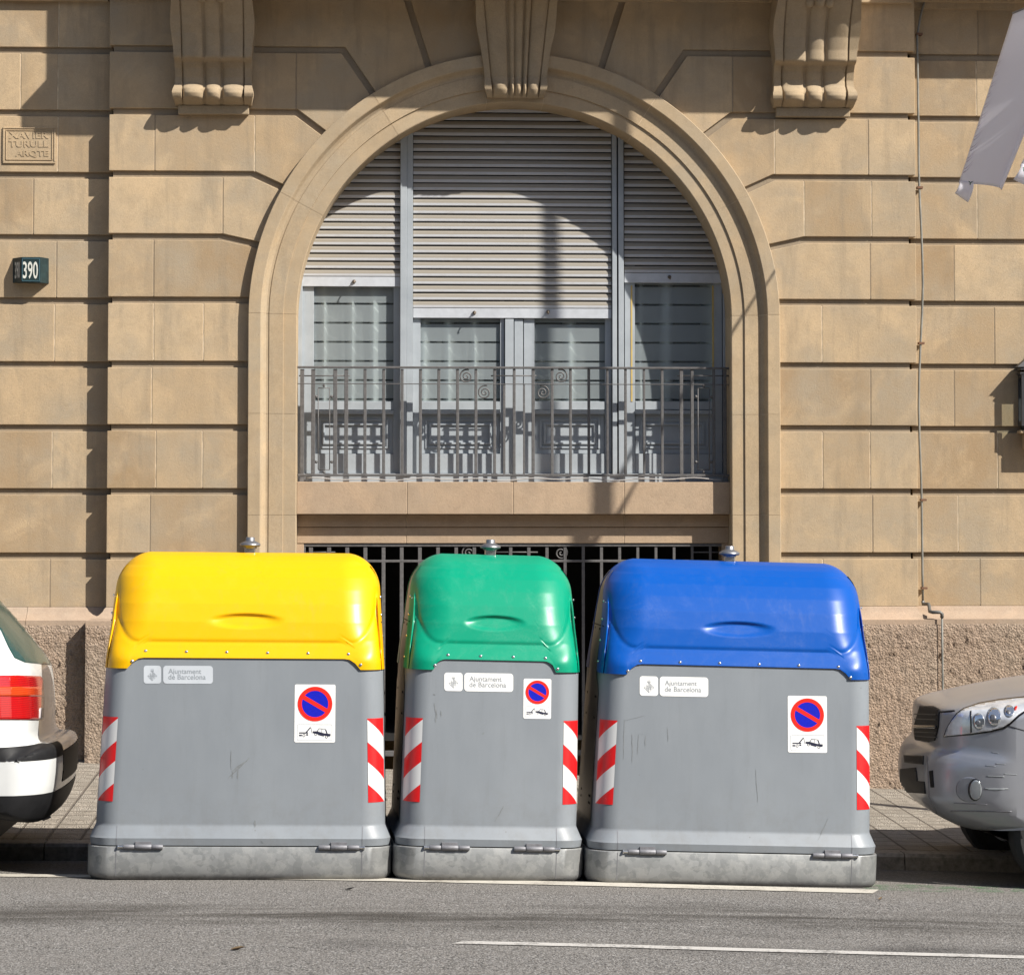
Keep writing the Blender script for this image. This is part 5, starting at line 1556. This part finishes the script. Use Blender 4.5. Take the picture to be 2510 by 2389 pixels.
on(P2, 'grille_bar', [(2241,1776),(2299,1778),(2299,1785),(2241,1783)], MAT['gloss'], CAR2, .014, 5, .01)
hl = on(P2, 'headlight', [(2313,1806),(2319,1788),(2330,1767),(2345,1747),(2362,1735),(2400,1722),(2450,1713),(2515,1706),(2560,1705),(2540,1728),(2500,1755),(2478,1775),(2462,1786),(2430,1794),(2380,1801)], MAT['gloss'], CAR2, .003, 6, .01)
def sub(nm, pts, mt, off): 
    o = on(P2, nm, pts, mt, hl or CAR2, off, 5, .004)
sub('lamp_lens', [(2316,1804),(2322,1787),(2333,1767),(2347,1750),(2363,1738),(2400,1726),(2450,1717),(2515,1710),(2550,1709),(2535,1726),(2496,1752),(2475,1771),(2458,1782),(2428,1790),(2380,1797)], MAT['lamplens'], .0055)
sub('lamp_divider', [(2379,1744),(2382,1743),(2383,1795),(2380,1796)], MAT['gloss'], .008)
for cx, cy, rx, ry in ((2400, 1768, 15, 20), (2437, 1757, 18, 23), (2474, 1744, 13, 15)):
    sub('lamp_ring', circ(cx, cy, rx, ry, 28), MAT['inkgrey'], .0075)
    sub('lamp_bowl', circ(cx+1, cy, rx*.88, ry*.88, 28), MAT['lampsilver'], .009)
    sub('lamp_bulb', circ(cx-2, cy+3, rx*.42, ry*.32, 18), MAT['knob'], .0105)
sub('lamp_marker', [(2487,1735),(2494,1733),(2492,1741),(2487,1743)], MAT['signred'], .011)
on(P2, 'hood_seam', [(2304,1743),(2340,1740),(2341,1743),(2305,1747)], MAT['black'], CAR2, .003, 6, .004)
on(P2, 'fender_seam', [(2466,1776),(2515,1790),(2515,1792),(2466,1778)], MAT['black'], CAR2, .002, 6, .003)
on(P2, 'bumper_slot', [(2216,1850),(2265,1852),(2264,1873),(2218,1868)], MAT['black'], CAR2, .004, 5, .006)
on(P2, 'number_plate_recess', [(2207,1884),(2246,1880),(2250,1913),(2267,1915),(2270,1944),(2225,1940),(2208,1930)], MAT['black'], CAR2, .006, 4, .008)
on(P2, 'bumper_seam', [(2271,1852),(2274,1852),(2279,1950),(2300,1998),(2297,1999),(2276,1951)], MAT['pin'], CAR2, .001, 4, .002)
for y_ in (1748, 1760, 1792, 1803):
    on(P2, 'grille_bar', [(2244,y_),(2299,y_+2),(2299,y_+4.5),(2244,y_+2.5)], MAT['lantern'], CAR2, .010, 4, .004)
on(P2, 'bumper_hook_recess', [(2278,1889),(2287,1887),(2290,1929),(2282,1929)], MAT['black'], CAR2, .004, 4, .006)
on(P2, 'lower_lip', [(2210,1950),(2240,1960),(2300,2000),(2345,2038),(2330,2035),(2270,1998),(2225,1972)], MAT['black'], CAR2, .003, 6, .006)
fg = on(P2, 'fog_light', circ(2374, 1934, 31, 31, 32), MAT['carshade'], CAR2, .001, 5, .004)
on(P2, 'fog_lamp_ring', circ(2390, 1935, 17, 27, 28), MAT['gloss'], fg or CAR2, .004, 5, .004)
on(P2, 'fog_lamp_lens', circ(2392.5, 1935, 14.5, 24, 28), MAT['fogglass'], fg or CAR2, .007, 5, .004)
for a in ([(2338,1966),(2420,1970),(2419,1972),(2338,1968)], [(2330,1985),(2480,1987),(2479,1990),(2330,1988)]): on(P2, 'bumper_crease', a, MAT['pin'], CAR2, .0015, 6, .002)
for a in ([(2412,1930),(2470,1931),(2474,1934),(2440,1937),(2412,1934)], [(2418,1900),(2462,1902),(2462,1905),(2418,1903)], [(2415,1875),(2440,1877),(2440,1878.5),(2415,1876.5)], [(2440,1870),(2465,1872),(2465,1873.5),(2440,1872)], [(2460,1895),(2492,1897),(2492,1899),(2460,1897)], [(2430,1842),(2448,1845),(2448,1846.5),(2430,1843.5)]):
    on(P2, 'scrape', a, MAT['scuff'], CAR2, .0012, 5, .0015)
mf = MB(); mf.add([(xf+.47, YC2-.82, .30), (xf+.52, YC2-.70, .30), (xf+.53, YC2-.71, .10), (xf+.51, YC2-.80, .11)], [(0, 1, 2, 3), (3, 2, 1, 0)]); mf.obj('mud_flap', MAT['black'], CAR2)
xz_patch(None, sh2, [(xf+1.75, 1.17), (xf+3.9, 1.19), (xf+3.75, 1.50), (xf+2.6, 1.57), (xf+2.15, 1.50)], MAT['glassdark'], 'side_window', CAR2, (-1, 1), W2, YC2)
for xw in (xf+.78, xf+3.45):
    for s in (-1, 1): wheel(CAR2, xw, YC2+s*(W2-.175), ZG2, .34, .22, s)
ub = MB(); ub.add([(xf+.30, YC2-.66, .215), (xf+.30, YC2+.66, .215), (xf+.62, YC2+.66, .10), (xf+.62, YC2-.66, .10)], [(0, 1, 2, 3), (3, 2, 1, 0)]); ub.box(xf+.6, xf+4.1, YC2-.62, YC2+.62, .17+o2*.5, .34); ub.obj('underbody', MAT['black'], CAR2)

# ---------------------------------------------------------------- house number sign
SG = empty('house_number_sign', M(66, 660, REC), 'dark green enamel house number sign on the stone wall at far left', 'sign')
b = MB(); yf = REC-.105
F4 = [M(52, 630, yf), M(99, 630, yf), M(99, 693, yf), M(52, 691, yf)]
B4 = [M(31, 634, REC), M(120, 634, REC), M(120, 697, REC), M(31, 697, REC)]
B4 = [Vector((p.x, REC, q.z)) for p, q in zip(B4, F4)]
b.add(F4+B4, [(0,3,2,1), (4,5,6,7), (0,1,5,4), (1,2,6,5), (2,3,7,6), (3,0,4,7)])
b.obj('body', MAT['signdark'], SG, bevel=.003)
def quad_text(name, txt, quad, off, mat, parent, bold=.03):
    vs, fs = text_geo(txt, 1, bold)
    xa, xb = min(v[0] for v in vs), max(v[0] for v in vs); ya, yb = min(v[1] for v in vs), max(v[1] for v in vs)
    tl, tr, br, bl_ = quad; n = (tr-tl).cross(bl_-tl).normalized()
    if n.dot(CAM-tl) < 0: n = -n
    out = []
    for v in vs:
        u = (v[0]-xa)/(xb-xa); w = 1-(v[1]-ya)/(yb-ya)
        out.append(tl.lerp(tr, u).lerp(bl_.lerp(br, u), w)+n*off)
    return mesh_obj(name, out, fs, mat, parent)
quad_text('digits', '390', [M(56, 641, yf), M(93, 641, yf), M(93, 684, yf), M(56, 683, yf)], .002, MAT['signwhite'], SG, .012)
L4 = [B4[0].lerp(F4[0], .28), B4[0].lerp(F4[0], .86), B4[3].lerp(F4[3], .86), B4[3].lerp(F4[3], .28)]
L4 = [L4[0].lerp(L4[3], .17), L4[1].lerp(L4[2], .17), L4[1].lerp(L4[2], .85), L4[0].lerp(L4[3], .85)]
quad_text('digits', '390', L4, .002, MAT['signwhite'], SG, .012)
b = MB()
for a, c in (((54, 633), (97, 634.5)), ((54, 688), (97, 689.5))): b.pbox(a[0], a[1], c[0], c[1], yf-.0025, yf+.001)
for a, c in (((54, 635), (55, 687.5)), ((96, 635), (97, 687.5))): b.pbox(a[0], a[1], c[0], c[1], yf-.0025, yf+.001)
b.obj('frame_line', simple('teal enamel edge', (.06,.13,.16), .4), SG)

# ---------------------------------------------------------------- wall lantern at the right edge
lx = xat(2572, REC-.14); LN = empty('wall_lantern', (lx, REC, zat(1095, REC)), 'black iron wall lantern on a stone bracket at the right edge', 'wall lamp')
yl = REC-.072
def Zp(y): return zat(y, yl)
b = MB(); n4 = lambda h, z: [(lx-h, yl-h*.30, z), (lx+h, yl-h*.30, z), (lx+h, yl+h*.30, z), (lx-h, yl+h*.30, z)]
def frus(h0, z0, h1, z1):
    b.add(n4(h0, z0)+n4(h1, z1), [(3,2,1,0), (4,5,6,7), (0,1,5,4), (1,2,6,5), (2,3,7,6), (3,0,4,7)])
frus(.235, Zp(897), .05, Zp(845)); frus(.05, Zp(845), .03, Zp(815)); frus(.21, Zp(904), .21, Zp(899)); frus(.215, Zp(914), .21, Zp(910)); frus(.20, Zp(922), .205, Zp(915))
frus(.205, Zp(1042), .205, Zp(1030)); frus(.16, Zp(1060), .19, Zp(1043))
for sx in (-1, 1):
    for sy in (-1, 1):
        b.box(lx+sx*.185-.018, lx+sx*.185+.018, yl+sy*.054-.008, yl+sy*.054+.008, Zp(1031), Zp(921))
b.obj('lantern_frame', MAT['lantern'], LN)
b = MB(); b.box(lx-.178, lx+.178, yl-.05, yl+.05, Zp(1028), Zp(926)); b.obj('lantern_glass', MAT['clear'], LN)
b = MB(); b.box(lx-.175, lx+.175, yl-.05, REC+.01, Zp(1098), Zp(1061)); b.box(lx-.21, lx+.21, yl-.04, REC+.01, Zp(1060.5), Zp(1052))
b.obj('stone_bracket', MAT['stone'], LN, bevel=.006)

# ---------------------------------------------------------------- conduit down the wall corner
CD = empty('conduit_pipe', (XR+.02, .1, zat(1480)), 'thin grey conduit pipe running down beside the right pilaster', 'pipe')
b = MB(); yc = .06
pts = [M(x, y, yc) for x, y in ((2270, -10), (2256, 40), (2248, 90), (2249, 160), (2251, 300), (2252, 420), (2254, 480), (2258, 560), (2261, 640), (2262, 700), (2260, 770), (2256, 850), (2253, 920), (2252, 1000), (2254, 1080), (2257, 1150), (2259, 1220), (2260, 1300), (2261, 1400), (2262, 1472))]
b.tube(pts, .0088, 10); b.obj('upright', MAT['conduit'], CD, smooth=True)
b = MB()
yo = -.155
p0 = pts[-1]; e = [p0, M(2263, 1480, yc), M(2276, 1480, .0), M(2278, 1487, -.03), M(2279, 1498, -.10), M(2286, 1500, -.15), M(2304, 1500, yo), M(2309, 1504, yo), M(2309, 1514, yo)]
b.tube(e, .0135, 10); b.obj('elbow', MAT['pipedark'], CD, smooth=True)
b = MB(); b.tube([M(2309, 1512, yo), M(2310, 1600, yo), M(2311, 1700, yo), M(2311, 1800, yo), M(2311, 1925, yo)], .008, 10); b.obj('upright', MAT['conduit'], CD, smooth=True)
for x, y in ((2251, 84), (2252, 460), (2256, 841), (2261, 1225), (2263, 1441)):
    b = MB(); q = M(x, y, yc); b.box(q.x-.012, q.x+.03, yc-.014, yc+.05, q.z-.008, q.z+.008); b.obj('clip', MAT['rust'], CD)

# ---------------------------------------------------------------- lamp post with two banners (post stands just outside the frame)
YP_ = -2.2; xp = M(2665, 1100, YP_).x; zb_ = walkz(xp, YP_)
LP = empty('banner_mast', (xp, YP_, zb_), 'tall grey banner mast standing on the pavement by the silver car', 'mast')
b = MB(); b.lathe((xp, YP_, zb_), [(.17, 0), (.17, .05), (.13, .10), (.10, .9), (.065, 1.0), (.055, 4), (.042, 8.45), (.06, 8.46), (.06, 8.5), (0, 8.56)], 20); b.obj('post', MAT['pole'], LP, smooth=True, angle=40)
def banner(corners, label, marks):
    TL, TR, BR, BL = [M(*c) for c in corners]
    nu, nv = 28, 60
    def S(u, v):
        p = TL.lerp(TR, u).lerp(BL.lerp(BR, u), v)
        n = Vector((.25, -.95, .1)).normalized()
        bow = .05*math.sin(math.pi*u)*(.4+.6*v) + .007*math.sin(6*u+3*v)
        p = p + n*bow
        h = smooth((u-.90)/.10)
        return p + Vector((0, .05, 0))*h
    b = MB(); b.grid(S, nu, nv)
    o = b.obj('banner', MAT['banner'], smooth=True); s_ = o.modifiers.new('thickness', 'SOLIDIFY'); s_.thickness = .003
    props(o, label, 'banner')
    return o, S
B1, S1 = banner([(2483, 36, -1.2), (2660, -36, -2.0), (2458, 464, -2.1), (2350, 450, -1.85)], 'pale banner blown sideways at the upper right, printed edge showing', 1)
# faint wave print along the free edge and the curled corner with its lettering
b = MB()
for k in range(11):
    v = .30+.062*k
    for q in range(2):
        w = .10+.02*(k % 3); pts = []
        for i in range(9):
            u = .012+w*i/8; vv = v+.012*q*1.6-.05*(i/8)**1.6
            pts.append(S1(u, vv)+Vector((0, -.006, 0)))
        for i in range(8):
            d = Vector((0, 0, .0035*(1-i/8.5)))
            b.add([pts[i]-d, pts[i+1]-d*.9, pts[i+1]+d*.9, pts[i]+d], [(0, 1, 2, 3)])
b.obj('wave_print', MAT['inkpink'], B1)
b = MB()
C0, C1, C2, C3 = S1(.0, .985)+Vector((0,-.004,0)), S1(.28, .99)+Vector((0,-.004,0)), M(2373, 496, -1.98), M(2341, 474, -1.94)
def CS(u, v):
    p = C0.lerp(C1, u).lerp(C3.lerp(C2, u), v); return p+Vector((0, -.05*math.sin(math.pi*v), 0))
b.grid(CS, 10, 10); ct = b.obj('curled_corner', MAT['banner'], B1, smooth=True); s_ = ct.modifiers.new('thickness', 'SOLIDIFY'); s_.thickness = .003
quad_text('corner_lettering', 'Y', [CS(.62, .02), CS(.98, .0), CS(.95, .22), CS(.6, .25)], .006, MAT['inkgreen'], ct)
B2, S2 = banner([(2700, 30, -2.35), (2850, -40, -2.6), (2640, 452, -2.7), (2500, 408, -2.5)], 'second pale banner mostly out of frame beside the first', 1)
b = MB()
C0b, C1b, C2b, C3b = S2(0, .985)+Vector((0,-.004,0)), S2(.28, .99)+Vector((0,-.004,0)), M(2545, 470, -2.64), M(2484, 440, -2.6)
def CS2(u, v):
    p = C0b.lerp(C1b, u).lerp(C3b.lerp(C2b, u), v); return p+Vector((0, -.06*math.sin(math.pi*v), 0))
b.grid(CS2, 10, 10); ct2 = b.obj('curled_corner', MAT['banner'], B2, smooth=True); s_ = ct2.modifiers.new('thickness', 'SOLIDIFY'); s_.thickness = .003
quad_text('corner_lettering', 'WM', [CS2(.10, .25), CS2(.6, .2), CS2(.6, .55), CS2(.10, .5)], .006, MAT['inkgreen'], ct2)
b = MB()
tp = zat(-36, -2.1)
b.tube([(xp, YP_, M(2660, -36, -2.0).z+.02), M(2660, -38, -2.0), M(2483, 33, -1.2)], .009, 8)
b.tube([(xp, YP_, M(2700, 30, -2.35).z+.02), M(2700, 28, -2.35), M(2850, -42, -2.6)], .009, 8)
b.obj('banner_arm', MAT['pole'], LP, smooth=True)

# ---------------------------------------------------------------- unseen block across the avenue, added behind the viewer to shade the lower sky
OB = empty('sky_shading_block', (0, -58, -.2), 'long unseen apartment block added across the avenue to shade the lower sky', 'building')
b = MB(); b.box(-75, 75, -72, -58, -3, 25); b.box(-75.5, 75.5, -72.5, -57.4, 25, 26); b.box(-75.2, 75.2, -58.15, -57.99, 4.6, 5.0)
b.obj('wall', simple('dark rendered wall', (.16,.14,.12), .9, var=.3, scale=.5), OB)
wb = MB(); wb.box(-.7, .7, -57.98, -57.9, 0, 2.3); w0 = wb.obj('window', MAT['gloss'], OB)
for fl_ in range(6):
    for k in range(30):
        w_ = w0 if (fl_, k) == (0, 0) else w0.copy()
        if w_ is not w0: COL.objects.link(w_)
        w_.location = (-72+k*4.9, 0, 1.6+fl_*3.9)

# ---------------------------------------------------------------- dry leaves on the road
m_leaf = simple('dry leaf', (.10,.065,.03), .8, var=.4, scale=60); m_dark = simple('rotten leaf', (.035,.033,.032), .8, var=.4, scale=60)
for px_, py_, s_, ang, mt_, lab_ in ((583, 2328, .075, .3, m_leaf, 'dry brown leaf lying on the asphalt at lower left'), (857, 2181, .055, .1, m_dark, 'dark leaf lying on the road in front of the yellow lidded bin'), (2158, 2205, .04, .9, m_leaf, 'small brown leaf beside the right end of the parking line')):
    c_ = ground_hit(px_, py_); b = MB(); n_ = 9; rim = []
    for k in range(n_):
        t_ = k/(n_-1); rim.append((t_-.5, .22*math.sin(math.pi*t_)**.8))
    pts_ = rim+[(x, -y*.9) for x, y in rim[::-1][1:-1]]
    vs_ = []
    for x, y in pts_:
        X_ = c_.x+s_*(x*math.cos(ang)-y*math.sin(ang)); Y_ = c_.y+s_*(x*math.sin(ang)+y*math.cos(ang))
        vs_.append((X_, Y_, roadz(X_, Y_)+.005+abs(y)*s_*.5+.010*(x+.5)**2))
    b.add(vs_+[(c_.x, c_.y, roadz(c_.x, c_.y)+.004)], [(i, (i+1) % len(vs_), len(vs_)) for i in range(len(vs_))])
    props(b.obj('leaf', mt_), lab_, 'leaf')

# ---------------------------------------------------------------- light and camera
SUN = Vector((-.51, .38, -.57)).normalized()
ld = bpy.data.lights.new('sun', 'SUN'); ld.energy = 5.0; ld.angle = rad(.55); ld.color = (1, .955, .88)
lo = bpy.data.objects.new('sun', ld); lo.rotation_mode = 'QUATERNION'; lo.rotation_quaternion = SUN.to_track_quat('-Z', 'Y'); lo.location = (6, -12, 12); COL.objects.link(lo)
w = bpy.data.worlds.new('World'); SC.world = w; w.use_nodes = True
nt = w.node_tree; bg = nt.nodes['Background']; sky = nt.nodes.new('ShaderNodeTexSky'); sky.sky_type = 'NISHITA'
sky.sun_disc = False; sky.sun_elevation = math.asin(-SUN.z); sky.sun_rotation = math.atan2(-SUN.x, -SUN.y)
sky.air_density = 1; sky.dust_density = 1.2; sky.ozone_density = 1
nt.links.new(sky.outputs[0], bg.inputs[0]); bg.inputs[1].default_value = .085
cd = bpy.data.cameras.new('camera'); cd.sensor_width = 36; cd.sensor_fit = 'HORIZONTAL'; cd.lens = FPX/IW*36
cd.shift_x = 0; cd.shift_y = (PPY-IH/2)/IW; cd.clip_end = 600; cd.clip_start = .5
co = bpy.data.objects.new('camera', cd); co.location = CAM; co.rotation_euler = ROT.to_euler(); COL.objects.link(co); SC.camera = co
SC.view_settings.view_transform = 'Standard'; SC.view_settings.look = 'None'; SC.view_settings.exposure = .66; SC.view_settings.gamma = 1
SC.cycles.max_bounces = 8; SC.cycles.diffuse_bounces = 4; SC.cycles.transparent_max_bounces = 12
SC.cycles.use_denoising = True
